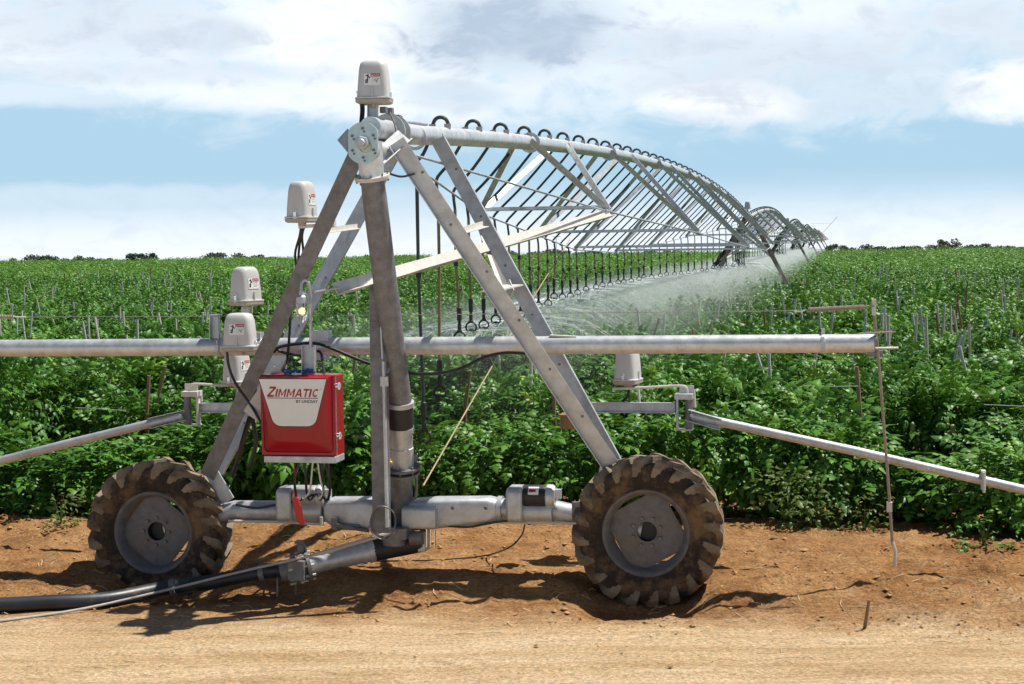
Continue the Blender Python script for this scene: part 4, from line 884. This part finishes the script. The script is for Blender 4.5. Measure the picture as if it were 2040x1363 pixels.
K.new(gi.outputs[0], m2p.inputs['Mesh']); K.new(m2p.outputs[0], iop.inputs['Points'])
jn = N.new('GeometryNodeJoinGeometry')
for o in reversed(libs):
    n = N.new('GeometryNodeObjectInfo'); n.inputs['Object'].default_value = o; n.inputs['As Instance'].default_value = True; K.new(n.outputs['Geometry'], jn.inputs[0])
K.new(jn.outputs[0], iop.inputs['Instance']); iop.inputs['Pick Instance'].default_value = True
def na(nm, ty):
    n = N.new('GeometryNodeInputNamedAttribute'); n.data_type = ty; n.inputs['Name'].default_value = nm; return n.outputs['Attribute']
K.new(na('kind', 'INT'), iop.inputs['Instance Index'])
c1 = N.new('ShaderNodeCombineXYZ'); K.new(na('rot', 'FLOAT'), c1.inputs['Z']); er = N.new('FunctionNodeEulerToRotation'); K.new(c1.outputs[0], er.inputs[0]); K.new(er.outputs[0], iop.inputs['Rotation'])
c2 = N.new('ShaderNodeCombineXYZ'); w_ = na('wid', 'FLOAT'); K.new(w_, c2.inputs['X']); K.new(w_, c2.inputs['Y']); K.new(na('hgt', 'FLOAT'), c2.inputs['Z']); K.new(c2.outputs[0], iop.inputs['Scale'])
K.new(iop.outputs[0], go.inputs[0])
crop.modifiers.new('scatter', 'NODES').node_group = ng
print('crop plants', len(pts))
# ------------------------------------------------------------------ stakes in the crop
def stake_mesh(name, m, seed):
    rs = random.Random(seed); mb = MB(); ps = [V((rs.uniform(-.02, .02), rs.uniform(-.02, .02), z)) for z in (-.1, .45, .95, 1.4)]
    mb.tube(ps, [.026, .025, .023, .021], 7); me = mesh_of(name, mb, V((0, 0, 0))); me.materials.append(m); return me
SM = [stake_mesh('stake', WOOD, k) for k in range(3)]+[stake_mesh('stake', WOODB, 9)]
def stake(p, h, lean, dirn, k, label, group, s=1.0):
    o = bpy.data.objects.new('wooden_stake', SM[k]); COL.objects.link(o)
    o.location = (p.x, p.y, gz(p)); o.rotation_euler = (0, lean, dirn); o.scale = (s, s, h/1.4); tag(o, label, 'stake', group)
    o.location.z -= 0
near_stakes = [  # px of the top, px of where the leaves hide it, label
    (328, 772, 318, 838, 3, 'brown stubby stake at the left, below the guide pipe and left of the hinged arm'), (160, 712, 172, 750, 3, 'reddish stake just under the left part of the guide pipe'),
    (72, 712, 70, 755, 0, 'dark stake under the far left part of the guide pipe'), (226, 752, 217, 806, 0, 'leaning grey stake right of the brown stubby one'), (296, 790, 298, 905, 3, 'thin brown stake behind the left arm'),
    (422, 748, 424, 800, 3, 'stake standing behind the bent rod of the left arm'), (105, 644, 110, 675, 0, 'grey stake above the left stretch of the guide pipe'), (351, 708, 352, 742, 0, 'stake below the guide pipe midway to the boxes'),
    (708, 734, 706, 790, 3, 'pale brown stake between the red panel and the mast'), (935, 778, 932, 830, 3, 'brown stake behind the tan rope'), (1057, 744, 1058, 820, 1, 'thin straight stake left of the right tower legs'),
    (990, 700, 996, 770, 1, 'short stake leaning under the black sagging cable'), (1102, 790, 1108, 880, 3, 'brown stake beside the little wooden box'), (1376, 716, 1371, 770, 1, 'grey stake above the hinge of the right arm'),
    (1445, 705, 1442, 748, 1, 'grey stake under the guide pipe, right of the hinge'), (1494, 710, 1519, 782, 0, 'slanting grey stake in the crop right of centre'), (1531, 750, 1534, 802, 1, 'upright pale stake right of the slanting grey one'),
    (1630, 705, 1624, 748, 1, 'pale bluish stake below the pipe clamp'), (1704, 722, 1698, 765, 0, 'greenish stake tilting right of the pipe clamp'), (1703, 775, 1716, 860, 3, 'reddish brown stake left of the hanging rod'),
    (1914, 700, 1903, 742, 1, 'bent stake far right in front of a dark hollow'), (1911, 728, 1922, 775, 1, 'short leaning stake in the dark hollow at the right'), (1762, 640, 1765, 722, 1, 'thin pale stake just right of the hanging rod'),
    (1816, 640, 1824, 690, 0, 'leaning dark stake right of the hanging rod'), (2014, 655, 2012, 710, 0, 'stout grey stake near the right edge'), (2025, 645, 2028, 712, 1, 'thin stake beside the stout one at the right edge'),
    (1881, 645, 1880, 668, 1, 'green tinged upright stake at the right'), (1311, 708, 1312, 740, 0, 'stake half hidden under the guide pipe right of the box'), (545, 590, 547, 640, 0, 'dark stake behind the left tower leg')]
for x0, y0, x1, y1, k, lab in near_stakes:
    # the plant that hides it is about .75 m tall, which fixes how far away it stands
    p1 = G(x1, y1, .82); p1u, _ = uv(p1)
    if p1u < UF+.3: p1 = M(x1, y1, UF+.3)
    dd = ray(x0, y0); t = p1.y/dd.y; p0 = CAM+dd*t
    dv = p0-p1; base = p1-dv.normalized()*(p1.z+.05)/max(.4, dv.normalized().z)
    h = max(p0.z+.05, .9); lean = math.atan2(dv.x, max(dv.z, .05)); stake(base, h/max(.5, math.cos(lean)), lean, 0, k, lab, 'wooden stakes among the tomato plants', 1.0)
BAND = {'n': 'near the front of the field', 'm': 'midway up the field', 'f': 'far back in the field'}
ZONES = [(-1e9, 150, 'at the left edge'), (150, 300, 'above the left arm'), (300, 440, 'just left of the switch boxes'), (440, 620, 'between boxes and lamp'), (620, 800, 'beside the riser'), (800, 1010, 'behind the nearest drops'), (1010, 1250, 'right of the tower legs'), (1250, 1420, 'below the sprinkler row'), (1420, 1560, 'right of the second tower leg'), (1560, 1720, 'left of the hanging rod'), (1720, 1880, 'right of the hanging rod'), (1880, 1e9, 'at the right edge')]
cnt = 0
while cnt < 262:
    y = random.choice([random.uniform(535, 580), random.uniform(550, 700), random.uniform(560, 680), random.uniform(640, 760)]); x = random.uniform(-40, 2080)
    p = G(x, y, .8)
    if p.y < 24: continue
    if 620 < x < 1400 and random.random() < .45: continue
    b = 'n' if p.y < 36 else ('m' if p.y < 75 else 'f'); zone = [q[2] for q in ZONES if q[0] <= x < q[1]][0]
    k = random.choice((0, 1, 1, 2, 2, 2, 3)); dirn = random.choice((0.0, math.pi))+random.gauss(0, .5); lean_ = abs(random.gauss(0, .10)); dx = math.cos(dirn)*lean_
    lab = '%s %s stake %s, %s' % ('upright' if abs(dx) < .04 else ('right leaning' if dx > 0 else 'left leaning'), 'brown' if k == 3 else 'grey', BAND[b], zone)
    stake(p, random.uniform(1.4, 1.75), lean_, dirn, k, lab, 'stakes '+BAND[b]+' '+zone, 1.0 if b == 'n' else (1.1 if b == 'm' else 1.7)); cnt += 1
for pts_, lab in (([(480, 808), (540, 812), (600, 816)], 'slack string left of the red panel'), ([(150, 812), (210, 815), (250, 818)], 'string across the dark gap at the lower left'), ([(1205, 862), (1300, 874), (1350, 878)], 'double string right of the tower legs'), ([(1115, 858), (1160, 872), (1200, 880)], 'string by the wooden box'), ([(1600, 768), (1660, 770), (1710, 769)], 'white string in the crop under the pipe clamp'), ([(1960, 806), (2010, 808), (2060, 810)], 'string near the right edge of the view')):
    mb = MB(); mb.tube([M(x, y, UF+.05) for x, y in pts_], .0035, 5); tag(obj('trellis_string', mb, WCABLE), 'thin white trellis '+lab, 'string', 'trellis strings')
# ------------------------------------------------------------------ weeds in front of the crop
def bush(name, px, py, h, n, size, lm, label, cat, sx=1.0, u_=None):
    p = G(px, py); me = plant_mesh(name, n, size, px, 2, h, h*.42, (lm,), .03, 0)
    t = thing(name, label, cat, V((p.x, p.y, gz(p)-.02)), 'weeds along the field edge'); o = bpy.data.objects.new('foliage', me); COL.objects.link(o); o.parent = t
    mb = MB()
    for k in range(5):
        a = k*1.3; mb.tube([t.location, t.location+Z*h*.45+V((math.cos(a), math.sin(a), 0))*h*.1, t.location+Z*h*.9+V((math.cos(a), math.sin(a), 0))*h*.26], [.007, .005, .002], 5)
    obj('stem', mb, WEEDL, t); return t
bush('weed', 1570, 1052, .62, 90, .13, WEEDL, 'tall light green weed right of the right tyre', 'weed'); bush('weed', 1632, 1056, .5, 80, .13, WEEDL, 'bushy light green weed next to the tall weed by the right tyre', 'weed')
bush('weed', 872, 1030, .5, 40, .10, WEEDL, 'yellowish weed at the foot of the tan rope', 'weed'); bush('weed', 1722, 1062, .38, 26, .12, WEEDL, 'small weed left of the hanging rod', 'weed')
bush('weed', 120, 1046, .36, 40, .12, WEEDL, 'low weed left of the left tyre', 'weed'); bush('weed', 660, 1030, .34, 34, .12, WEEDL, 'low weed behind the beam between panel and mast', 'weed'); bush('weed', 1960, 1090, .3, 40, .12, LEAF, 'low dark green sprig at the right end of the field edge', 'weed')
mb = MB(); p0, p1 = G(1722, 1256, -.02), G(1722, 1256, 0); mb.tube([p0, p1+Z*.1+VV*.015, p1+Z*.235+VV*.035], [.014, .013, .012], 6); tag(obj('short_stick', mb, WOODB), 'short dark stick poking out of the dirt at the lower right', 'stick')
# ------------------------------------------------------------------ trees on the skyline
def tree(px, ytop, wpx, D, label, loose=False):
    dd = ray(px, ytop-2-.05*wpx); t = D/dd.y; top = CAM+dd*t; gzz = float(ground_z(top.x, D)); w = 1.25*wpx/F*D; p = V((top.x, D, gzz)); h = top.z-gzz
    T = thing('tree' if h > 2.6 else 'bush', label, 'tree' if h > 2.6 else 'bush', p, 'trees and bushes along the skyline')
    rs = np.random.default_rng(int(px)); mb = MB(); mb.tube([p-Z*.2, p+Z*h*.35+VV*.1, p+Z*h*.7], [h*.05, h*.04, h*.02], 6)
    for k in range(4):
        a = rs.uniform(0, 6.28); mb.tube([p+Z*h*.3, p+Z*h*.75+V((math.cos(a), math.sin(a), 0))*w*.3], [h*.025, h*.012], 5)
    obj('trunk', mb, BARK, T)
    vs = []; fs = []; ti = []; n = 5+int(wpx/9)
    lob = [(rs.uniform(-.42, .42)*w, rs.uniform(-.3, .3)*w, rs.uniform(.45 if loose else .25, .86)*h, rs.uniform(.16, .3)) for _ in range(n)]
    for k in range(260+80*n):
        lx, ly, lz, lr = lob[rs.integers(n)]; q = rs.normal(0, 1, 3); q /= np.linalg.norm(q); rad = rs.random()**.4
        rz_ = min(lr*w*.6, .2*h)
        c = np.array([lx+q[0]*rad*lr*w*.8, ly+q[1]*rad*lr*w*.8, min(max(lz+q[2]*rad*rz_, .05*h), h)])
        a = rs.normal(0, 1, 3); a /= np.linalg.norm(a); b = np.cross(a, rs.normal(0, 1, 3)); b /= np.linalg.norm(b); s = rs.uniform(.10, .28)
        i = len(vs); vs += [c-a*s, c+b*s*.6, c+a*s, c-b*s*.6]; fs.append((i, i+1, i+2, i+3)); ti += [rs.random()]*4
    me = bpy.data.meshes.new('crown'); me.from_pydata([tuple(v) for v in vs], [], fs); at = me.attributes.new('tint', 'FLOAT', 'POINT'); at.data.foreach_set('value', np.array(ti, np.float32)); me.materials.append(TREEL)
    o = bpy.data.objects.new('crown', me); COL.objects.link(o); o.parent = T
TR = [(30, 517, 30, 'low grey green bush at the far left of the skyline'), (80, 513, 62, 'broad bush first on the skyline from the left'), (140, 514, 60, 'wide low bush second from the left on the skyline'), (172, 515, 50, 'low bush touching the wide one on the left skyline'), (210, 519, 40, 'small bush left of the lone tree'), (287, 509, 46, 'lone flat topped tree on the left skyline', 1),
      (343, 519, 30, 'tiny bush right of the lone tree'), (444, 508, 62, 'round dark bush on the skyline left of the boxes'), (490, 513, 52, 'dark bush above the left switch boxes'), (545, 517, 46, 'low bush right of the left switch boxes'), (630, 515, 36, 'small bush on the skyline seen between the left legs'), (716, 512, 34, 'small tree top left of the riser'),
      (790, 514, 50, 'low bush right of the riser'), (836, 516, 26, 'tiny bush farther right of the riser'), (1018, 503, 56, 'bush behind the right tower legs'), (1072, 502, 62, 'bush behind the nearest drops'), (1130, 504, 56, 'low bush behind the middle drops'), (1190, 505, 60, 'low bush behind the far drops'), (1270, 505, 60, 'bush seen through the far drops of the near span'), (1350, 504, 60, 'bush left of the second tower'),
      (1662, 491, 32, 'round dark tree just right of the last tower'), (1690, 496, 30, 'small bush between two round ones right of the last tower'), (1712, 491, 42, 'bushy tree second to the right of the last tower'), (1758, 494, 34, 'small bush in the right third of the skyline'), (1800, 495, 46, 'low bush left of the tall tree'), (1835, 493, 60, 'broad bush left of the tall tree'), (1872, 486, 30, 'thin tree leaning on the tall tree'), (1893, 479, 36, 'tallest tree on the right skyline', 1), (1940, 490, 40, 'bush right of the tallest tree'), (1975, 496, 30, 'small bush near the right edge of the skyline'), (2005, 494, 46, 'low bush at the right edge of the skyline'), (2040, 491, 50, 'bush cut by the right edge of the view')]
for q in TR: tree(q[0], q[1], q[2], random.uniform(256, 285), q[3], len(q) > 4)
T = thing('street_lamp', 'tiny two armed street lamp on the skyline behind the truss', 'street lamp', V((G(1108, 500).x*0+M(1108, 480, 240).x, M(1108, 480, 240).y, 0)))
q = T.location; mb = MB(); mb.tube([q, q+Z*3.9], .05, 6); obj('pole', mb, GALV, T)
for s in (-1, 1): obj('arm', MB().tube([q+Z*3.8, q+Z*4.0+VV*s*.7], .05, 5), GALV, T)
# ================================================================== spray
HM = [h for h, k in HEADS]
mb = MB()
for h, k in HEADS:
    Dh = h.y
    n = 340 if k == 0 else 60
    if k > 2 or h.z < 1.7: continue
    for i in range(n):
        a = random.uniform(0, 2*math.pi); R_ = random.uniform(1.2, 3.0); f = random.random()**.7; r = R_*f; z = h.z-.1-(.95*f*f)*(R_/2.6)+random.gauss(0, .02)
        p = V((h.x+math.cos(a)*r, h.y+math.sin(a)*r, z))
        if k == 0: s = random.uniform(.003, .007)
        else: s = random.uniform(.006, .012)
        if f < .35 and random.random() < .5:  # the flat sheet leaving the plate
            q = V((math.cos(a), math.sin(a), -.1))*random.uniform(.03, .08); e = Z*s; g = V((-math.sin(a), math.cos(a), 0))*s*.5
            mb.add([p, p+q+e, p+q-e, p+q+g], [(0, 1, 3), (0, 3, 2), (0, 2, 1), (1, 2, 3)])
        else: mb.add([p+V((s, 0, -s*.7)), p+V((-s, 0, -s*.7)), p+V((0, s, s*.7)), p+V((0, -s, s*.7))], [(0, 1, 2), (0, 3, 1), (0, 2, 3), (1, 3, 2)])
DROPM, nt, N, K, B = node_mat('water drops'); B.inputs['Base Color'].default_value = (.93, .95, .97, 1); B.inputs['Roughness'].default_value = .15; B.inputs['Subsurface Weight'].default_value = 0
for q_, (h, k) in enumerate(HEADS):        # the fine jets that leave each spray plate
    if k > 1 or q_ < 2: continue
    js_ = min(1, .3+q_*.05) if k == 0 else 1
    for i in range(26 if k == 0 else 14):
        a = random.uniform(0, 6.283); L_ = random.uniform(.7, 1.9); q = V((math.cos(a), math.sin(a), 0)); c = h-Z*.11
        js = MB().tube([c+q*.05, c+q*L_*.35+Z*.01, c+q*L_*.7-Z*.05, c+q*L_-Z*.2*L_], [.0025*js_, .004*js_, .0035*js_, .0015*js_] if k == 0 else [.006, .010, .009, .003], 3); mb.add(js.v, js.f)
me = bpy.data.meshes.new('water_droplets'); me.from_pydata([tuple(p) for p in mb.v], [], mb.f); me.materials.append(DROPM)
o = bpy.data.objects.new('water_droplets', me); COL.objects.link(o); o['kind'] = 'stuff'
# fine mist: one volume along the line, machine-aligned
UE = SP*4
mb = MB().box(V((0, UE/2, 1.42)), V((5.2, 0, 0)), V((0, UE/2, 0)), V((0, 0, .68)))
me = bpy.data.meshes.new('spray_mist'); me.from_pydata([tuple(p) for p in mb.v], [], mb.f)
o = bpy.data.objects.new('spray_mist', me); COL.objects.link(o); o['kind'] = 'stuff'
o.matrix_world = Matrix(((VV.x, U.x, 0, O.x), (VV.y, U.y, 0, O.y), (0, 0, 1, 0), (0, 0, 0, 1)))
mm = bpy.data.materials.new('spray mist'); mm.use_nodes = True; nt = mm.node_tree; N = nt.nodes; K = nt.links; N.remove(N['Principled BSDF'])
pv = N.new('ShaderNodeVolumePrincipled'); pv.inputs['Color'].default_value = (.93, .97, 1, 1); pv.inputs['Anisotropy'].default_value = .05
K.new(pv.outputs[0], N['Material Output'].inputs['Volume'])
def mth(op, a, b=None, c=None, clamp=False, N=None, K=None):
    n = N.new('ShaderNodeMath'); n.operation = op; n.use_clamp = clamp
    for i, x in enumerate((a, b, c)):
        if x is None: continue
        if isinstance(x, (int, float)): n.inputs[i].default_value = x
        else: K.new(x, n.inputs[i])
    return n.outputs[0]
def mr(x, a, b, c=0.0, e=1.0, N=None, K=None, sm=True):
    n = N.new('ShaderNodeMapRange'); n.interpolation_type = 'SMOOTHSTEP' if sm else 'LINEAR'
    K.new(x, n.inputs['Value']); n.inputs['From Min'].default_value = a; n.inputs['From Max'].default_value = b; n.inputs['To Min'].default_value = c; n.inputs['To Max'].default_value = e; return n.outputs['Result']
kw = dict(N=N, K=K)
tc = N.new('ShaderNodeTexCoord'); sx = N.new('ShaderNodeSeparateXYZ'); K.new(tc.outputs['Object'], sx.inputs[0])
v_, u_, z_ = sx.outputs
fv = mth('MULTIPLY', mr(v_, -5.0, -1.2, **kw), mr(v_, 2.4, -.8, **kw), **kw)
fz = mth('MULTIPLY', mth('MULTIPLY', mr(z_, 2.02, 1.88, **kw), mr(z_, .72, .95, **kw), **kw), mr(z_, 1.2, 1.85, .65, 1.9, **kw), **kw)
fu = mth('MULTIPLY', mr(u_, 1, 16, **kw), mr(u_, UE, UE-40, **kw), **kw)
nz = N.new('ShaderNodeTexNoise'); nz.inputs['Scale'].default_value = .8; nz.inputs['Detail'].default_value = 3; K.new(tc.outputs['Object'], nz.inputs['Vector'])
den = mth('MULTIPLY', mth('MULTIPLY', fv, fz, **kw), mth('MULTIPLY', fu, mr(nz.outputs['Fac'], .3, .7, .35, 1.5, **kw), **kw), **kw)
den = mth('MULTIPLY', den, .037, **kw); K.new(den, pv.inputs['Density'])
me.materials.append(mm)
# ================================================================== light, sky
SUN = V((.44, .13, 1)).normalized()
sl = bpy.data.lights.new('sun', 'SUN'); sl.energy = 4.9; sl.angle = math.radians(.53); sl.color = (1, .95, .87)
so = bpy.data.objects.new('sun', sl); COL.objects.link(so); so.rotation_euler = (-SUN).to_track_quat('-Z', 'Y').to_euler(); so.location = (0, 0, 40)
W = bpy.data.worlds.new('World'); SC.world = W; W.use_nodes = True; nt = W.node_tree; N = nt.nodes; K = nt.links; kw = dict(N=N, K=K)
bg = N['Background']; bg.inputs['Strength'].default_value = .1
tc = N.new('ShaderNodeTexCoord'); sx = N.new('ShaderNodeSeparateXYZ'); K.new(tc.outputs['Generated'], sx.inputs[0]); X_, Y_, Z_ = sx.outputs
zc = mth('MAXIMUM', Z_, .004, **kw); cb = N.new('ShaderNodeCombineXYZ'); K.new(X_, cb.inputs[0]); K.new(Y_, cb.inputs[1]); K.new(zc, cb.inputs[2])
sk = N.new('ShaderNodeTexSky'); sk.sky_type = 'NISHITA'; sk.sun_disc = False; sk.sun_elevation = math.asin(SUN.z); sk.sun_rotation = math.atan2(SUN.x, SUN.y); sk.air_density = 1.0; sk.dust_density = 1.2; sk.ozone_density = 1.5; K.new(cb.outputs[0], sk.inputs['Vector'])
az = mth('ARCTAN2', X_, Y_, **kw); el = mth('ARCSINE', Z_, **kw)
P2 = N.new('ShaderNodeCombineXYZ'); K.new(az, P2.inputs[0]); K.new(mth('MULTIPLY', el, 2.0, **kw), P2.inputs[1])
def noise(scale, det, rough=.55, dist=0.0, off=0.0):
    n = N.new('ShaderNodeTexNoise'); n.inputs['Scale'].default_value = scale; n.inputs['Detail'].default_value = det; n.inputs['Roughness'].default_value = rough; n.inputs['Distortion'].default_value = dist
    mp = N.new('ShaderNodeMapping'); mp.inputs['Location'].default_value = (off, off*.7, 0); K.new(P2.outputs[0], mp.inputs['Vector']); K.new(mp.outputs[0], n.inputs['Vector']); return n.outputs['Fac']
n1 = noise(26, 10, .62, .5); n2 = noise(9, 7, .55, .3, 3.1); n3 = noise(50, 6, .6, .2, 7.7)
wob = mth('MULTIPLY_ADD', mth('SUBTRACT', n1, .5, **kw), 4.2, mth('MULTIPLY', mth('SUBTRACT', n2, .5, **kw), 2.4, **kw), **kw)
def blob(px, py, rx, ry, gain=1.0, soft=.5, w=1.0, tilt=0.0):
    dd = ray(px, py).normalized(); a0 = math.atan2(dd.x, dd.y); e0 = math.asin(dd.z)
    da = mth('SUBTRACT', az, a0, **kw); de = mth('SUBTRACT', el, e0, **kw)
    if tilt: de = mth('MULTIPLY_ADD', da, tilt, de, **kw)
    x = mth('DIVIDE', da, rx/F, **kw); y = mth('DIVIDE', de, ry/F, **kw)
    r2 = mth('ADD', mth('MULTIPLY', x, x, **kw), mth('MULTIPLY', y, y, **kw), **kw)
    f = mth('MULTIPLY_ADD', wob, w, mth('SUBTRACT', 1.0, r2, **kw), **kw)
    return mth('MULTIPLY', mr(f, -soft, soft, **kw), gain, **kw)
def mixmax(lst):
    o = lst[0]
    for q in lst[1:]: o = mth('MAXIMUM', o, q, **kw)
    return o
white = mixmax([blob(1200, 60, 900, 170, .86, 1.3, .9), blob(150, 60, 520, 80, .85, 1.0, .9), blob(480, 170, 560, 55, .85, .9, .7, .10), blob(1440, 205, 190, 48, 1.0, .8, .9), blob(1990, 180, 120, 60, .9, .7, .9), blob(640, 60, 260, 150, .95, .9, .6), blob(1750, 170, 260, 70, .6, .9, 1.0), blob(900, 200, 170, 45, .5, .9, 1.0), blob(80, 180, 300, 30, .5, .9, .8), blob(300, 400, 800, 30, .35, 1.0, .8), blob(1020, -900, 3000, 700, .25, 1.2, 1.2)])
hz = mr(el, .045, -.002, 0, .82, **kw)
white2 = mth('MAXIMUM', white, hz, **kw)
grey = mixmax([blob(1040, 60, 200, 80, .9, 1.1, .9), blob(180, 50, 260, 60, .42, .9, 1.0), blob(420, 70, 110, 40, .45, .8, 1.0), blob(1260, 90, 340, 40, .42, .9, 1.1), blob(1560, 130, 300, 70, .38, .9, 1.1), blob(1750, 190, 200, 40, .35, .9, 1.1), blob(1880, 70, 200, 60, .3, .9, 1.1), blob(900, 190, 90, 30, .4, .9, 1.0), blob(1400, 238, 150, 25, .3, .8, 1.0), blob(320, 145, 360, 25, .35, .9, .8)])
def rgb(c): n = N.new('ShaderNodeRGB'); n.outputs[0].default_value = (*c, 1); return n.outputs[0]
def mixc(f, a, b):
    n = N.new('ShaderNodeMix'); n.data_type = 'RGBA'; K.new(f, n.inputs[0]); K.new(a, n.inputs[6]); K.new(b, n.inputs[7]); return n.outputs[2]
SKYGAIN = 8.8
dim = N.new('ShaderNodeMix'); dim.data_type = 'RGBA'; dim.blend_type = 'MULTIPLY'; dim.inputs[0].default_value = 1; K.new(sk.outputs[0], dim.inputs[6]); dim.inputs[7].default_value = (.32, .32, .36, 1)
sky_lift = mixc(mr(el, .30, .15, .0, .9, **kw), dim.outputs[2], rgb((.41*SKYGAIN, .625*SKYGAIN, .79*SKYGAIN)))
grey = mth('ADD', grey, mth('MULTIPLY', mr(n1, .45, .68, **kw), .22, **kw), clamp=True, **kw)
cl = mixc(grey, rgb((.90*SKYGAIN, .93*SKYGAIN, .96*SKYGAIN)), rgb((.44*SKYGAIN, .52*SKYGAIN, .64*SKYGAIN)))
K.new(mixc(white2, sky_lift, cl), bg.inputs['Color'])
# ================================================================== render settings
SC.view_settings.view_transform = 'Standard'; SC.view_settings.look = 'None'; SC.view_settings.exposure = 0.42; SC.view_settings.gamma = 1
SC.cycles.max_bounces = 8; SC.cycles.diffuse_bounces = 3; SC.cycles.glossy_bounces = 3; SC.cycles.transmission_bounces = 6; SC.cycles.volume_bounces = 2; SC.cycles.transparent_max_bounces = 12
SC.cycles.use_denoising = True; SC.cycles.sample_clamp_indirect = 6
